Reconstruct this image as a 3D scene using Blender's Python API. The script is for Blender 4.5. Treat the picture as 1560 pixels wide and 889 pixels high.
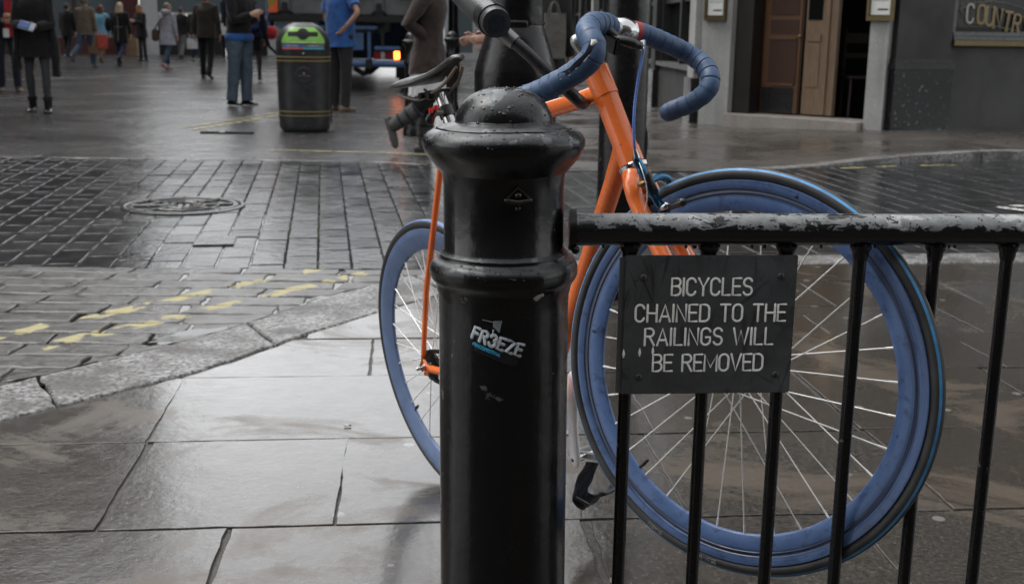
import bpy, bmesh, math, random
from mathutils import Vector, Matrix, noise
rnd = random.Random(7)
R_ = math.radians
S = bpy.context.scene
for o in list(bpy.data.objects): bpy.data.objects.remove(o)
COL = S.collection
# ------------------------------------------------------------------ camera
F_PX, PITCH, ROLL, HC = 1775.4, R_(12.652), R_(0.868), 1.095      # measured from the photograph (1560 px wide)
_fw = Vector((0, math.cos(PITCH), -math.sin(PITCH))); _up0 = Vector((0, math.sin(PITCH), math.cos(PITCH))); _rt0 = Vector((1, 0, 0))
CR = math.cos(ROLL)*_rt0 + math.sin(ROLL)*_up0
CU = -math.sin(ROLL)*_rt0 + math.cos(ROLL)*_up0
cd = bpy.data.cameras.new('camera'); cam = bpy.data.objects.new('camera', cd); COL.objects.link(cam)
M = Matrix((( CR.x, CU.x, -_fw.x, 0), (CR.y, CU.y, -_fw.y, 0), (CR.z, CU.z, -_fw.z, HC), (0, 0, 0, 1)))
cam.matrix_world = M
cd.sensor_width = 36; cd.lens = 36*F_PX/1560; cd.clip_end = 2000; cd.clip_start = .05
cd.dof.use_dof = True; cd.dof.focus_distance = 1.82; cd.dof.aperture_fstop = 9.5
S.camera = cam
# ------------------------------------------------------------------ sky, sun, exposure
SUN_EL, SUN_AZ = R_(55), R_(-60)          # overcast: a wide soft sun high on the left
w = bpy.data.worlds.new('World'); S.world = w; w.use_nodes = True
nt = w.node_tree; nt.nodes.clear()
wo = nt.nodes.new('ShaderNodeOutputWorld'); bg = nt.nodes.new('ShaderNodeBackground')
sk = nt.nodes.new('ShaderNodeTexSky'); sk.sky_type = 'NISHITA'; sk.sun_disc = False
sk.sun_elevation = SUN_EL; sk.sun_rotation = SUN_AZ; sk.dust_density = 3; sk.air_density = 1.2
hs = nt.nodes.new('ShaderNodeHueSaturation'); hs.inputs['Saturation'].default_value = .10
nt.links.new(sk.outputs[0], hs.inputs['Color']); nt.links.new(hs.outputs[0], bg.inputs[0]); bg.inputs[1].default_value = .15
nt.links.new(bg.outputs[0], wo.inputs[0])
sl = bpy.data.lights.new('sun', 'SUN'); sun = bpy.data.objects.new('sun', sl); COL.objects.link(sun)
sl.energy = .5; sl.angle = R_(40); sl.color = (1, .97, .93)
_sd = Vector((math.sin(SUN_AZ)*math.cos(SUN_EL), math.cos(SUN_AZ)*math.cos(SUN_EL), math.sin(SUN_EL)))
sun.rotation_euler = _sd.to_track_quat('Z', 'Y').to_euler()
S.view_settings.view_transform = 'Standard'; S.view_settings.look = 'None'
S.view_settings.exposure = 1.28; S.view_settings.gamma = 1.0
S.view_settings.use_curve_mapping = False
S.cycles.max_bounces = 6; S.cycles.diffuse_bounces = 3; S.cycles.glossy_bounces = 4
S.cycles.use_denoising = True

# ------------------------------------------------------------------ measuring helpers (photo pixel + real depth -> world point)
def ray(x, y): return _fw + (x-780)/F_PX*CR - (y-444.5)/F_PX*CU
def G(x, y, z=0.0):
    d = ray(x, y); t = (z-HC)/d.z; return Vector((d.x*t, d.y*t, z))
def A(x, y, Y):
    d = ray(x, y); t = Y/d.y; return Vector((d.x*t, Y, HC+d.z*t))

# ------------------------------------------------------------------ mesh helpers
class MB:
    def __init__(s): s.v = []; s.f = []; s.sm = []; s.mi = []
    def add(s, vs, fs, smooth=True, mi=0):
        b = len(s.v); s.v += [Vector(p) for p in vs]
        for f in fs: s.f.append([i+b for i in f]); s.sm.append(smooth); s.mi.append(mi)
        return s
    def box(s, c, size, rot=None, bev=0, mi=0):
        c = Vector(c); hx, hy, hz = [q/2 for q in size]
        if bev <= 0:
            vs = [Vector((x, y, z)) for x in (-hx, hx) for y in (-hy, hy) for z in (-hz, hz)]
            fs = [(0,1,3,2),(4,6,7,5),(0,4,5,1),(2,3,7,6),(0,2,6,4),(1,5,7,3)]
        else:
            bm = bmesh.new(); bmesh.ops.create_cube(bm, size=1)
            for v in bm.verts: v.co = Vector((v.co.x*2*hx, v.co.y*2*hy, v.co.z*2*hz))
            bmesh.ops.bevel(bm, geom=bm.edges[:], offset=bev, segments=2, affect='EDGES')
            bm.verts.index_update(); vs = [v.co.copy() for v in bm.verts]; fs = [[v.index for v in f.verts] for f in bm.faces]; bm.free()
        if rot is not None: vs = [rot @ v for v in vs]
        return s.add([v+c for v in vs], fs, False, mi)
    def tube(s, path, r, n=12, cap='flat', mi=0, closed=False, sq=None, upv=None, twist=None):
        # sq=(a,b): radius factors along the two frame axes
        P = [Vector(p) for p in path]; m = len(P)
        rr = [r]*m if isinstance(r, (int, float)) else list(r)
        if len(rr) != m:
            q0 = rr; rr = []
            for i in range(m):
                f = i*(len(q0)-1)/max(1, m-1); k = min(int(f), len(q0)-2); rr.append(q0[k]+(q0[k+1]-q0[k])*(f-k))
        T = []
        for i in range(m):
            a = P[(i-1) % m] if (closed or i > 0) else P[i]; b = P[(i+1) % m] if (closed or i < m-1) else P[i]
            t = (b-a); T.append(t.normalized() if t.length > 1e-9 else Vector((0, 0, 1)))
        u = Vector(upv) if upv is not None else (Vector((0, 0, 1)) if abs(T[0].z) < .9 else Vector((1, 0, 0)))
        u = (u - u.dot(T[0])*T[0]).normalized()
        rings = []; sx, sy = sq or (1, 1)
        for i in range(m):
            if upv is not None: u = Vector(upv)
            u = (u - u.dot(T[i])*T[i])
            u = u.normalized() if u.length > 1e-6 else T[i].orthogonal().normalized()
            q = T[i].cross(u)
            rings.append((P[i], u.copy(), q, rr[i], T[i]))
        if cap == 'round' and not closed:
            def ext(rg, sgn):
                out = []
                for a in (30, 60, 85):
                    out.append((rg[0]+sgn*rg[4]*rg[3]*math.sin(R_(a)), rg[1], rg[2], rg[3]*math.cos(R_(a)), rg[4]))
                return out
            rings = ext(rings[0], -1)[::-1] + rings + ext(rings[-1], 1)
        vs = []
        for p, u_, q, r0, t in rings:
            for k in range(n):
                a = 2*math.pi*k/n; vs.append(p + u_*(math.cos(a)*r0*sx) + q*(math.sin(a)*r0*sy))
        fs = []; L = len(rings)
        for i in range(L if closed else L-1):
            j = (i+1) % L
            for k in range(n):
                k2 = (k+1) % n; fs.append((i*n+k, i*n+k2, j*n+k2, j*n+k))
        if not closed and cap:
            fs.append(tuple(range(n))[::-1]); fs.append(tuple((L-1)*n+k for k in range(n)))
        return s.add(vs, fs, True, mi)
    def lathe(s, prof, n=48, c=(0, 0, 0), M=None, mi=0, cap=True, a0=0, a1=360, mif=None):
        c = Vector(c); full = abs(a1-a0) >= 360; vs = []; m = n if full else n+1
        for r, z in prof:
            for k in range(m):
                a = R_(a0 + (a1-a0)*k/n); p = Vector((r*math.cos(a), r*math.sin(a), z)); vs.append((M @ p if M is not None else p)+c)
        for i in range(len(prof)-1):
            fs = []
            for k in range(n):
                k2 = (k+1) % m; fs.append((i*m+k, i*m+k2, (i+1)*m+k2, (i+1)*m+k))
            b = len(s.v) if i == 0 else b
            if i == 0: s.v += [Vector(p) for p in vs]
            for f in fs: s.f.append([q+b for q in f]); s.sm.append(True); s.mi.append(mif(i) if mif else mi)
        if cap and full:
            for i, rev in ((0, True), (len(prof)-1, False)):
                if prof[i][0] > 1e-5:
                    f = [b+i*m+k for k in range(m)]; s.f.append(f[::-1] if rev else f); s.sm.append(False); s.mi.append(mi)
        return s
    def loft(s, rings, closed_ends=True, mi=0, smooth=True):
        n = len(rings[0]); vs = [p for r in rings for p in r]; fs = []
        for i in range(len(rings)-1):
            for k in range(n):
                k2 = (k+1) % n; fs.append((i*n+k, i*n+k2, (i+1)*n+k2, (i+1)*n+k))
        if closed_ends: fs.append(tuple(range(n))[::-1]); fs.append(tuple((len(rings)-1)*n+k for k in range(n)))
        return s.add(vs, fs, smooth, mi)
    def prism(s, poly, z0, z1, mi=0):
        n = len(poly); vs = [(p[0], p[1], z0) for p in poly]+[(p[0], p[1], z1) for p in poly]
        fs = [tuple(range(n))[::-1], tuple(range(n, 2*n))]+[(k, (k+1) % n, n+(k+1) % n, n+k) for k in range(n)]
        return s.add(vs, fs, False, mi)
    def ball(s, c, r, nu=16, nv=10, M=None, mi=0):
        c = Vector(c); rx, ry, rz = (r, r, r) if isinstance(r, (int, float)) else r; vs = []
        for i in range(nv+1):
            t = math.pi*i/nv
            for k in range(nu):
                a = 2*math.pi*k/nu
                p = Vector((rx*math.sin(t)*math.cos(a), ry*math.sin(t)*math.sin(a), rz*math.cos(t))); vs.append((M @ p if M else p)+c)
        fs = [(i*nu+k, (i+1)*nu+k, (i+1)*nu+(k+1) % nu, i*nu+(k+1) % nu) for i in range(nv) for k in range(nu)]
        return s.add(vs, fs, True, mi)
    def jitter(s, amp, scale, start=0, seed=0):
        for i in range(start, len(s.v)):
            p = s.v[i]; s.v[i] = p + noise.noise_vector(p*scale+Vector((seed, 0, 0)))*amp
        return s
    def xf(s, M): s.v = [M @ p for p in s.v]; return s
    def build(s, name, mats, parent=None, origin=None):
        me = bpy.data.meshes.new(name)
        if origin is not None: o_ = Vector(origin); vs = [p-o_ for p in s.v]
        else: vs = s.v
        me.from_pydata([tuple(p) for p in vs], [], s.f)
        mats = mats if isinstance(mats, (list, tuple)) else [mats]
        for m in mats: me.materials.append(m)
        me.polygons.foreach_set('use_smooth', s.sm); me.polygons.foreach_set('material_index', s.mi)
        bm = bmesh.new(); bm.from_mesh(me)
        bmesh.ops.remove_doubles(bm, verts=bm.verts, dist=1e-6); bmesh.ops.recalc_face_normals(bm, faces=bm.faces); flat = [f.smooth for f in bm.faces]; bm.to_mesh(me); bm.free()
        me.set_sharp_from_angle(angle=R_(42)) if hasattr(me, 'set_sharp_from_angle') else None
        me.polygons.foreach_set('use_smooth', flat); me.update()
        o = bpy.data.objects.new(name, me); COL.objects.link(o)
        if parent is not None: o.parent = parent
        if origin is not None: o.location = origin
        return o
def tag(o, label=None, cat=None, group=None, kind=None):
    if label: o['label'] = label
    if cat: o['category'] = cat
    if group: o['group'] = group
    if kind: o['kind'] = kind
    return o
def thing(name, label, cat, loc=(0, 0, 0), rz=0, group=None, mat=None):
    o = bpy.data.objects.new(name, None); COL.objects.link(o); o.empty_display_size = .1
    if mat is not None: o.matrix_world = mat
    else: o.location = loc; o.rotation_euler = (0, 0, rz)
    return tag(o, label, cat, group)
def copy_tree(o, parent=None):
    c = o.copy(); COL.objects.link(c)
    if parent is not None: c.parent = parent
    for ch in list(o.children): copy_tree(ch, c)
    return c
def arc(cx, cy, rx, ry, a0, a1, n=10):
    return [(cx+rx*math.cos(R_(a0+(a1-a0)*k/n)), cy+ry*math.sin(R_(a0+(a1-a0)*k/n))) for k in range(n+1)]
def smoothpath(pts, n=6):
    P = [Vector(p) for p in pts]; out = []
    for i in range(len(P)-1):
        p0 = P[max(i-1, 0)]; p1 = P[i]; p2 = P[i+1]; p3 = P[min(i+2, len(P)-1)]
        for k in range(n):
            t = k/n; out.append(.5*((2*p1)+(p2-p0)*t+(2*p0-5*p1+4*p2-p3)*t*t+(3*p1-p0-3*p2+p3)*t**3))
    out.append(P[-1]); return out

# ------------------------------------------------------------------ materials
MATS = {}
class NT:
    def __init__(s, name):
        s.m = bpy.data.materials.new(name); s.m.use_nodes = True; s.t = s.m.node_tree; s.t.nodes.clear()
        s.out = s.t.nodes.new('ShaderNodeOutputMaterial'); s.b = s.t.nodes.new('ShaderNodeBsdfPrincipled')
        s.t.links.new(s.b.outputs[0], s.out.inputs[0]); s._c = {}
    def n(s, typ, **kw):
        d = s.t.nodes.new(typ)
        for k, v in kw.items(): setattr(d, k, v)
        return d
    def l(s, a, b): s.t.links.new(a, b)
    def set(s, inp, v):
        i = s.b.inputs[inp]
        if hasattr(v, 'is_linked') or hasattr(v, 'links'): s.l(v, i)
        else: i.default_value = (*v, 1) if isinstance(v, tuple) and len(v) == 3 else v
    def pos(s):
        if 'p' not in s._c: s._c['p'] = s.n('ShaderNodeNewGeometry')
        return s._c['p'].outputs['Position']
    def geo(s): s.pos(); return s._c['p']
    def objc(s):
        if 'o' not in s._c: s._c['o'] = s.n('ShaderNodeTexCoord')
        return s._c['o'].outputs['Object']
    def mapp(s, vec, sc=(1, 1, 1), rot=(0, 0, 0), loc=(0, 0, 0)):
        d = s.n('ShaderNodeMapping'); s.l(vec, d.inputs[0]); d.inputs['Scale'].default_value = sc; d.inputs['Rotation'].default_value = rot; d.inputs['Location'].default_value = loc
        return d.outputs[0]
    def noise(s, scale, detail=4, rough=.55, vec=None, dist=0):
        d = s.n('ShaderNodeTexNoise'); s.l(vec if vec is not None else s.objc(), d.inputs['Vector'])
        d.inputs['Scale'].default_value = scale; d.inputs['Detail'].default_value = detail; d.inputs['Roughness'].default_value = rough; d.inputs['Distortion'].default_value = dist
        return d.outputs[0]
    def ramp(s, fac, stops, interp='LINEAR'):
        d = s.n('ShaderNodeValToRGB'); s.l(fac, d.inputs[0]); e = d.color_ramp.elements; d.color_ramp.interpolation = interp
        while len(e) < len(stops): e.new(.5)
        for i, (p, c) in enumerate(stops):
            e[i].position = p; e[i].color = (c, c, c, 1) if isinstance(c, (int, float)) else (*c, 1)
        return d.outputs[0]
    def mix(s, fac, a, b, typ='MIX'):
        d = s.n('ShaderNodeMix', data_type='RGBA', blend_type=typ)
        for v, i in ((fac, 0), (a, 6), (b, 7)):
            if hasattr(v, 'links'): s.l(v, d.inputs[i])
            else: d.inputs[i].default_value = (*v, 1) if isinstance(v, tuple) else ((v, v, v, 1) if i > 0 else v)
        return d.outputs[2]
    def math(s, op, a, b=0.0, c=None, clamp=False):
        d = s.n('ShaderNodeMath', operation=op, use_clamp=clamp)
        for v, i in ((a, 0), (b, 1), (c, 2)):
            if v is None: continue
            if hasattr(v, 'links'): s.l(v, d.inputs[i])
            else: d.inputs[i].default_value = v
        return d.outputs[0]
    def bump(s, h, strength=.3, dist=.01, prev=None):
        d = s.n('ShaderNodeBump'); s.l(h, d.inputs['Height']); (s.l(strength, d.inputs['Strength']) if hasattr(strength, 'links') else setattr(d.inputs['Strength'], 'default_value', strength)); d.inputs['Distance'].default_value = dist
        if prev is not None: s.l(prev, d.inputs['Normal'])
        return d.outputs[0]
    def done(s): return s.m
def simple(name, col, rough=.5, metal=0, var=.15, nscale=20, bump=0, bscale=80, coat=0, rvar=.1, spec=.5):
    if name in MATS: return MATS[name]
    t = NT(name); f = t.noise(nscale, 5)
    lo = tuple(c*(1-var) for c in col); hi = tuple(min(1, c*(1+var)) for c in col)
    t.set('Base Color', t.ramp(f, [(.3, lo), (.7, hi)]))
    t.set('Roughness', t.ramp(t.noise(nscale*1.7, 3), [(.3, max(.02, rough-rvar)), (.7, min(1, rough+rvar))]))
    t.set('Metallic', metal); t.set('Coat Weight', coat); t.set('Coat Roughness', .08); t.set('Specular IOR Level', spec)
    if bump: t.set('Normal', t.bump(t.noise(bscale, 4), bump, .002))
    MATS[name] = t.done(); return t.m
def fabric(name, col, bscale=600, rough=.9):
    if name in MATS: return MATS[name]
    t = NT(name); f = t.noise(9, 5)
    t.set('Base Color', t.ramp(f, [(.25, tuple(c*.72 for c in col)), (.75, tuple(min(1, c*1.2) for c in col))]))
    t.set('Roughness', rough); t.set('Specular IOR Level', .25)
    b1 = t.bump(t.noise(14, 3, .5), .6, .03); t.set('Normal', t.bump(t.noise(bscale, 2), .35, .002, b1))
    t.set('Sheen Weight', .15)
    MATS[name] = t.done(); return t.m
def emit(name, col, s):
    t = NT(name); t.set('Base Color', col); t.set('Emission Color', col); t.set('Emission Strength', s); MATS[name] = t.done(); return t.m
def black_iron(name, grime=.5, wet=1.0, rough=.2):
    # thick black gloss paint with small runs, chips to grey undercoat and dull dirt
    t = NT(name)
    n1 = t.noise(7, 6, .65); n2 = t.noise(38, 5, .7); chips = t.ramp(t.noise(26, 6, .62, dist=.4), [(.675, 0), (.69, 1)])
    up = t.n('ShaderNodeSeparateXYZ'); t.l(t.geo().outputs['Normal'], up.inputs[0])
    upf = t.ramp(up.outputs[2], [(.25, 0), (.9, 1)])
    worn = t.math('MULTIPLY', upf, t.ramp(n1, [(.38, 0), (.56, 1)]))
    col = t.mix(t.math('MULTIPLY', worn, grime), (.005, .005, .0055), (.085, .092, .097))
    col = t.mix(t.math('MULTIPLY', chips, t.ramp(upf, [(0, .45), (1, .9)])), col, (.17, .19, .20))
    pt_ = t.math('MULTIPLY', t.ramp(t.noise(24, 5, .6, dist=.3), [(.555, 0), (.57, 1)]), t.ramp(upf, [(.1, 0), (.5, 1)])); col = t.mix(t.math('MULTIPLY', pt_, .8 if grime > .3 else .0), col, (.12, .135, .142))
    t.set('Base Color', col)
    t.set('Roughness', t.math('ADD', t.ramp(n2, [(.35, rough), (.7, rough+.14)]), t.math('MULTIPLY', worn, .24))); t.set('Specular IOR Level', .36)
    h = t.math('ADD', t.math('MULTIPLY', n2, .35), t.noise(9, 3))
    drops = t.n('ShaderNodeTexVoronoi'); t.l(t.objc(), drops.inputs['Vector']); drops.inputs['Scale'].default_value = 95
    dr = t.ramp(drops.outputs[0], [(.12, 1), (.24, 0)])
    dr = t.math('MULTIPLY', t.math('MULTIPLY', dr, upf), t.ramp(t.noise(13, 3), [(.45, 0), (.55, 1)]))
    b1 = t.bump(t.noise(1, 4, .6, t.mapp(t.objc(), (70, 70, 5))), .12, .004); b1 = t.bump(t.noise(5, 3, .5), .35, .02, b1); b1 = t.bump(h, .34, .006, b1); t.set('Normal', t.bump(dr, .8*wet, .006, b1))
    MATS[name] = t.done(); return t.m
# ================================================================== GROUND
def clip(poly, a, b):
    # keep the part of poly on the left of a->b
    out = []; ab = (b[0]-a[0], b[1]-a[1])
    sd = lambda p: ab[0]*(p[1]-a[1])-ab[1]*(p[0]-a[0])
    for i in range(len(poly)):
        p, q = poly[i], poly[(i+1) % len(poly)]; sp, sq = sd(p), sd(q)
        if sp >= 0: out.append(p)
        if (sp >= 0) != (sq >= 0):
            t = sp/(sp-sq); out.append((p[0]+t*(q[0]-p[0]), p[1]+t*(q[1]-p[1])))
    return out
def clip_convex(subj, conv):
    for i in range(len(conv)):
        subj = clip(subj, conv[i], conv[(i+1) % len(conv)])
        if len(subj) < 3: return []
    return subj
def area(p): return .5*sum(p[i][0]*p[(i+1) % len(p)][1]-p[(i+1) % len(p)][0]*p[i][1] for i in range(len(p)))
def stone(mb, poly, z, bev, dep, step=.08, wob=.004, tilt=(0, 0), seed=0, crown=0):
    # one paving stone: flat top, worn arris, sides down into the joint
    if len(poly) < 3: return
    if area(poly) < 0: poly = poly[::-1]
    if area(poly) < .0012: return
    pts = []
    for i in range(len(poly)):
        p, q = poly[i], poly[(i+1) % len(poly)]; L = math.dist(p, q)
        if L < .004: continue
        k = max(1, min(12, int(L/step)))
        for j in range(k): pts.append((p[0]+(q[0]-p[0])*j/k, p[1]+(q[1]-p[1])*j/k))
    n = len(pts)
    if n < 3: return
    cx = sum(p[0] for p in pts)/n; cy = sum(p[1] for p in pts)/n
    rings = []
    for ins, dz in ((bev, 0), (bev*.45, -bev*.22), (0, -bev*.8), (-.001, -dep)):
        r = []
        for i in range(n):
            a, p, b = pts[i-1], pts[i], pts[(i+1) % n]
            t1 = Vector((p[0]-a[0], p[1]-a[1])); t2 = Vector((b[0]-p[0], b[1]-p[1]))
            if t1.length: t1.normalize()
            if t2.length: t2.normalize()
            nn = Vector((-(t1.y+t2.y), t1.x+t2.x))
            nn = nn.normalized() if nn.length > 1e-4 else Vector((cx-p[0], cy-p[1])).normalized()
            wv = noise.noise(Vector((p[0]*17+seed, p[1]*17, seed*.37)))*wob
            x = p[0]+nn.x*(ins+wv); y = p[1]+nn.y*(ins+wv)
            zz = z+dz+tilt[0]*(x-cx)+tilt[1]*(y-cy) if dz > -dep else z-dep
            r.append((x, y, zz))
        rings.append(r)
    vs = [p for r in rings for p in r]; fs = []
    if crown:
        vs.append((cx, cy, z+crown)); c = len(vs)-1
        fs += [(i, (i+1) % n, c) for i in range(n)]
    else: fs.append(tuple(range(n)))
    ntop = len(fs)
    for k in range(3):
        fs += [(k*n+i, (k+1)*n+i, (k+1)*n+(i+1) % n, k*n+(i+1) % n) for i in range(n)]
    mb.add(vs, fs[:ntop], False); b_ = len(mb.v)-len(vs)
    for f in fs[ntop:]: mb.f.append([i+b_ for i in f]); mb.sm.append(True); mb.mi.append(0)

# ---- materials of the ground
def m_slab():
    t = NT('york_stone_wet'); p = t.pos()
    isl = t.geo().outputs['Random Per Island']
    base = t.ramp(isl, [(0, (.050, .040, .030)), (.35, (.066, .060, .053)), (.6, (.056, .046, .035)), (1, (.068, .064, .058))])
    st = t.noise(2.6, 6, .62, p, .4); fine = t.noise(90, 4, .6, p); mid = t.noise(14, 5, .6, p)
    base = t.mix(t.ramp(st, [(.35, 0), (.75, .4)]), base, (.028, .023, .018))
    base = t.mix(t.ramp(fine, [(.38, .75), (.6, 0)]), base, (.018, .017, .016)); base = t.mix(t.ramp(fine, [(.62, 0), (.72, .5)]), base, (.16, .155, .15))
    gum = t.n('ShaderNodeTexVoronoi'); t.l(t.mapp(p, (1, 1, 0)), gum.inputs['Vector']); gum.inputs['Scale'].default_value = 5.0; gum.inputs['Randomness'].default_value = 1
    gm = t.ramp(t.math('ADD', gum.outputs[0], t.math('MULTIPLY', mid, .03)), [(.085, 1), (.097, 0)])
    base = t.mix(t.math('MULTIPLY', gm, .8), base, (.19, .185, .175))
    t.set('Base Color', base)
    dsp = t.n('ShaderNodeTexVoronoi'); t.l(t.mapp(p, (1, 1, 0), (0, 0, .6), (4, 7, 0)), dsp.inputs['Vector']); dsp.inputs['Scale'].default_value = 9
    base = t.mix(t.math('MULTIPLY', t.ramp(t.math('ADD', dsp.outputs[0], t.math('MULTIPLY', mid, .06)), [(.09, 1), (.11, 0)]), .7), base, (.012, .011, .010))
    film = t.ramp(t.noise(1.7, 5, .6, p, .8), [(.30, 0), (.62, 1)])
    dry = t.ramp(t.noise(1.25, 6, .68, t.mapp(p, (1, 1, 1), (0, 0, 0), (3.3, 1.7, 0)), 1.0), [(.54, 0), (.62, 1)])
    rough = t.mix(film, t.ramp(mid, [(.3, .20), (.7, .30)]), t.ramp(mid, [(.3, .13), (.7, .23)]))
    rough = t.mix(t.math('MULTIPLY', dry, .75), rough, .5); base = t.mix(t.math('MULTIPLY', dry, .65), base, (.088, .068, .048)); t.set('Base Color', base)
    t.set('Roughness', rough); t.set('IOR', 1.5); t.set('Coat Weight', t.math('MULTIPLY_ADD', dry, -.4, .75)); t.set('Coat Roughness', .14); t.set('Coat IOR', 1.33)
    b1 = t.bump(t.noise(9, 4, .5, p), .16, .012); b1 = t.bump(mid, .2, .006, b1); b1 = t.bump(t.noise(38, 4, .6, p), .22, .004, b1)
    t.set('Normal', t.bump(fine, t.math('MULTIPLY_ADD', film, -.12, .24), .002, b1)); return t.done()
def m_sett(name, lo, hi, rough=(.14, .34), yellow=False, bs=1.0):
    t = NT(name); p = t.pos(); isl = t.geo().outputs['Random Per Island']
    base = t.ramp(isl, [(0, lo), (.5, tuple((a+b)/2 for a, b in zip(lo, hi))), (1, hi)])
    mid = t.noise(22, 5, .65, p); fine = t.noise(150, 3, .6, p)
    base = t.mix(t.ramp(mid, [(.3, .5), (.6, 0)]), base, tuple(c*.4 for c in lo))
    base = t.mix(t.ramp(fine, [(.55, 0), (.75, .5)]), base, tuple(min(1, c*2.4) for c in hi))
    rg = t.ramp(t.noise(6, 4, .6, p), [(.3, rough[0]), (.7, rough[1])])
    rg = t.math('ADD', rg, t.math('MULTIPLY_ADD', isl, .07, -.03), clamp=True)
    if yellow:
        sx = t.n('ShaderNodeSeparateXYZ'); t.l(p, sx.inputs[0]); msk = None
        # two worn lines that run beside the kerb
        for (qx, qy) in ((-1.40, 4.22), (-1.62, 4.33)):
            d = t.math('ADD', t.math('MULTIPLY', t.math('SUBTRACT', sx.outputs[0], qx), .808), t.math('MULTIPLY', t.math('SUBTRACT', sx.outputs[1], qy), -.589))
            d = t.math('ABSOLUTE', t.math('ADD', d, t.math('MULTIPLY_ADD', t.noise(5, 2, .5, p), .10, -.05)))
            mk = t.ramp(d, [(.036, 1), (.042, 0)]); msk = mk if msk is None else t.math('MAXIMUM', msk, mk)
        wear = t.ramp(t.noise(5.5, 5, .6, p, .6), [(.505, 0), (.53, 1)])
        ok = t.math('MULTIPLY', msk, wear); ok = t.math('MULTIPLY', ok, t.ramp(t.math('MULTIPLY_ADD', sx.outputs[1], .1, 0), [(.33, 0), (.36, 1)]))
        base = t.mix(t.math('MULTIPLY', ok, .9), base, (.40, .35, .17)); rg = t.math('ADD', rg, t.math('MULTIPLY', ok, .25))
    t.set('Base Color', base); t.set('Roughness', rg)
    b1 = t.bump(t.noise(16, 4, .55, p), .5*bs, .012); t.set('Normal', t.bump(fine, .25*bs, .003, b1)); return t.done()
def m_granite():
    t = NT('kerb_granite'); p = t.pos()
    sp = t.noise(62, 4, .75, p); big = t.noise(5, 4, .6, p)
    c = t.ramp(sp, [(.40, (.028, .027, .026)), (.47, (.13, .128, .125)), (.56, (.34, .335, .33))])
    c = t.mix(t.ramp(big, [(.40, 0), (.60, .8)]), c, (.055, .050, .045))
    t.set('Base Color', c); t.set('Roughness', t.ramp(big, [(.3, .3), (.7, .5)]))
    b = t.bump(sp, .55, .006); t.set('Normal', t.bump(t.noise(26, 4, .6, p), .5, .012, b)); return t.done()
def m_water():
    t = NT('rain_water'); p = t.pos(); t.set('Base Color', (.012, .011, .010)); t.set('Roughness', .03); t.set('IOR', 1.33)
    t.set('Normal', t.bump(t.noise(6, 2, .4, p), .04, .004)); return t.done()
def m_mortar(): 
    t = NT('joint_mortar'); p = t.pos(); n1 = t.noise(50, 5, .65, p)
    t.set('Base Color', t.ramp(n1, [(.3, (.018, .016, .014)), (.7, (.075, .068, .06))])); t.set('Roughness', .5)
    t.set('Normal', t.bump(n1, .8, .01)); return t.done()
M_SLAB = m_slab(); M_KERB = m_granite(); M_WATER = m_water(); M_MORTAR = m_mortar()
M_ROAD = m_sett('road_setts_wet', (.008, .009, .010), (.024, .025, .027), (.15, .27), False, .45)
M_GUT = m_sett('gutter_setts_wet', (.060, .058, .056), (.12, .116, .11), (.24, .44), True, .9)

def sheet(name, poly, z, m, kind='structure'):
    mb = MB(); mb.add([(x, y, z) for x, y in poly], [tuple(range(len(poly)))], False)
    return tag(mb.build(name, m), kind=kind)
# ground reaching the horizon
sheet('ground', [(-400, -300), (400, -300), (400, 700), (-400, 700)], -.12, simple('asphalt', (.035, .035, .037), .45, var=.3, nscale=3))
KIN = [(-7.0, -3.5), (-4.2, -.16), (-1.44, 3.12), (-1.07, 3.56), (-.91, 3.80), (-.79, 4.05), (-.52, 4.48), (-.22, 4.93), (.10, 5.22), (.55, 5.42), (1.44, 5.60), (2.56, 5.74), (9, 6.45)]
KOUT = [(-7.3, -3.26), (-4.45, .05), (-1.66, 3.32), (-1.36, 3.73), (-1.17, 3.97), (-1.04, 4.20), (-.80, 4.66), (-.56, 5.06), (-.20, 5.42), (.45, 5.66), (1.42, 5.82), (2.6, 5.98), (9, 6.72)]
# York stone flags, laid in courses that run with the railing (5.5 degrees off the picture plane)
CA, SA = math.cos(R_(5.5)), math.sin(R_(5.5))
UV = lambda u, v: (u*CA-v*SA, u*SA+v*CA)
pav = KIN + [(9, -3.5)]
rows = [-3.0, -2.3, -1.6, -1.0, -.4, .2, .78, 1.35, 1.91, 2.480, 3.052, 3.650, 4.112, 4.57, 5.05, 5.55, 6.1]
fix = {1.91: [-1.5, -.397, 1.03-.62, 1.03, 1.85], 2.48: [-1.3, -.682, -.156, .66, 1.30, 2.05], 3.052: [-1.6, -.690, .70, 1.297, 1.95], 3.65: [-1.4, -.109, .52, 1.15, 2.05], 4.112: [-.9, -.35, .25, .95, 1.6, 2.2]}
mb = MB()
for i in range(len(rows)-1):
    v0, v1 = rows[i], rows[i+1]
    js = fix.get(v0)
    if js is None:
        js = []; u = -7+rnd.random()*.5
        while u < 9: js.append(u); u += rnd.uniform(.55, 1.05)
    else:
        js = list(js); u = js[0]
        while u > -7: u -= rnd.uniform(.6, 1.0); js.insert(0, u)
        u = js[-1]
        while u < 9: u += rnd.uniform(.6, 1.0); js.append(u)
    for k in range(len(js)-1):
        g = .0045; sl_ = (-.10 if abs(v0-2.48) < .01 and k < 9 else -.05)
        r4 = [UV(js[k]+g, v0+g), UV(js[k+1]-g, v0+g), UV(js[k+1]-g+rnd.uniform(-.015, .015), v1-g), UV(js[k]+g+rnd.uniform(-.015, .015), v1-g)]
        cc = sum(p[0] for p in r4)/4, sum(p[1] for p in r4)/4
        pl = clip_convex(pav, r4)
        z = -.0015+rnd.uniform(-.0025, .0025)
        stone(mb, pl, z, .0018, .03, .035, .0055, (rnd.uniform(-.003, .003), rnd.uniform(-.003, .003)), rnd.random()*50)
tag(mb.build('pavement', M_SLAB), kind='structure')
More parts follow.
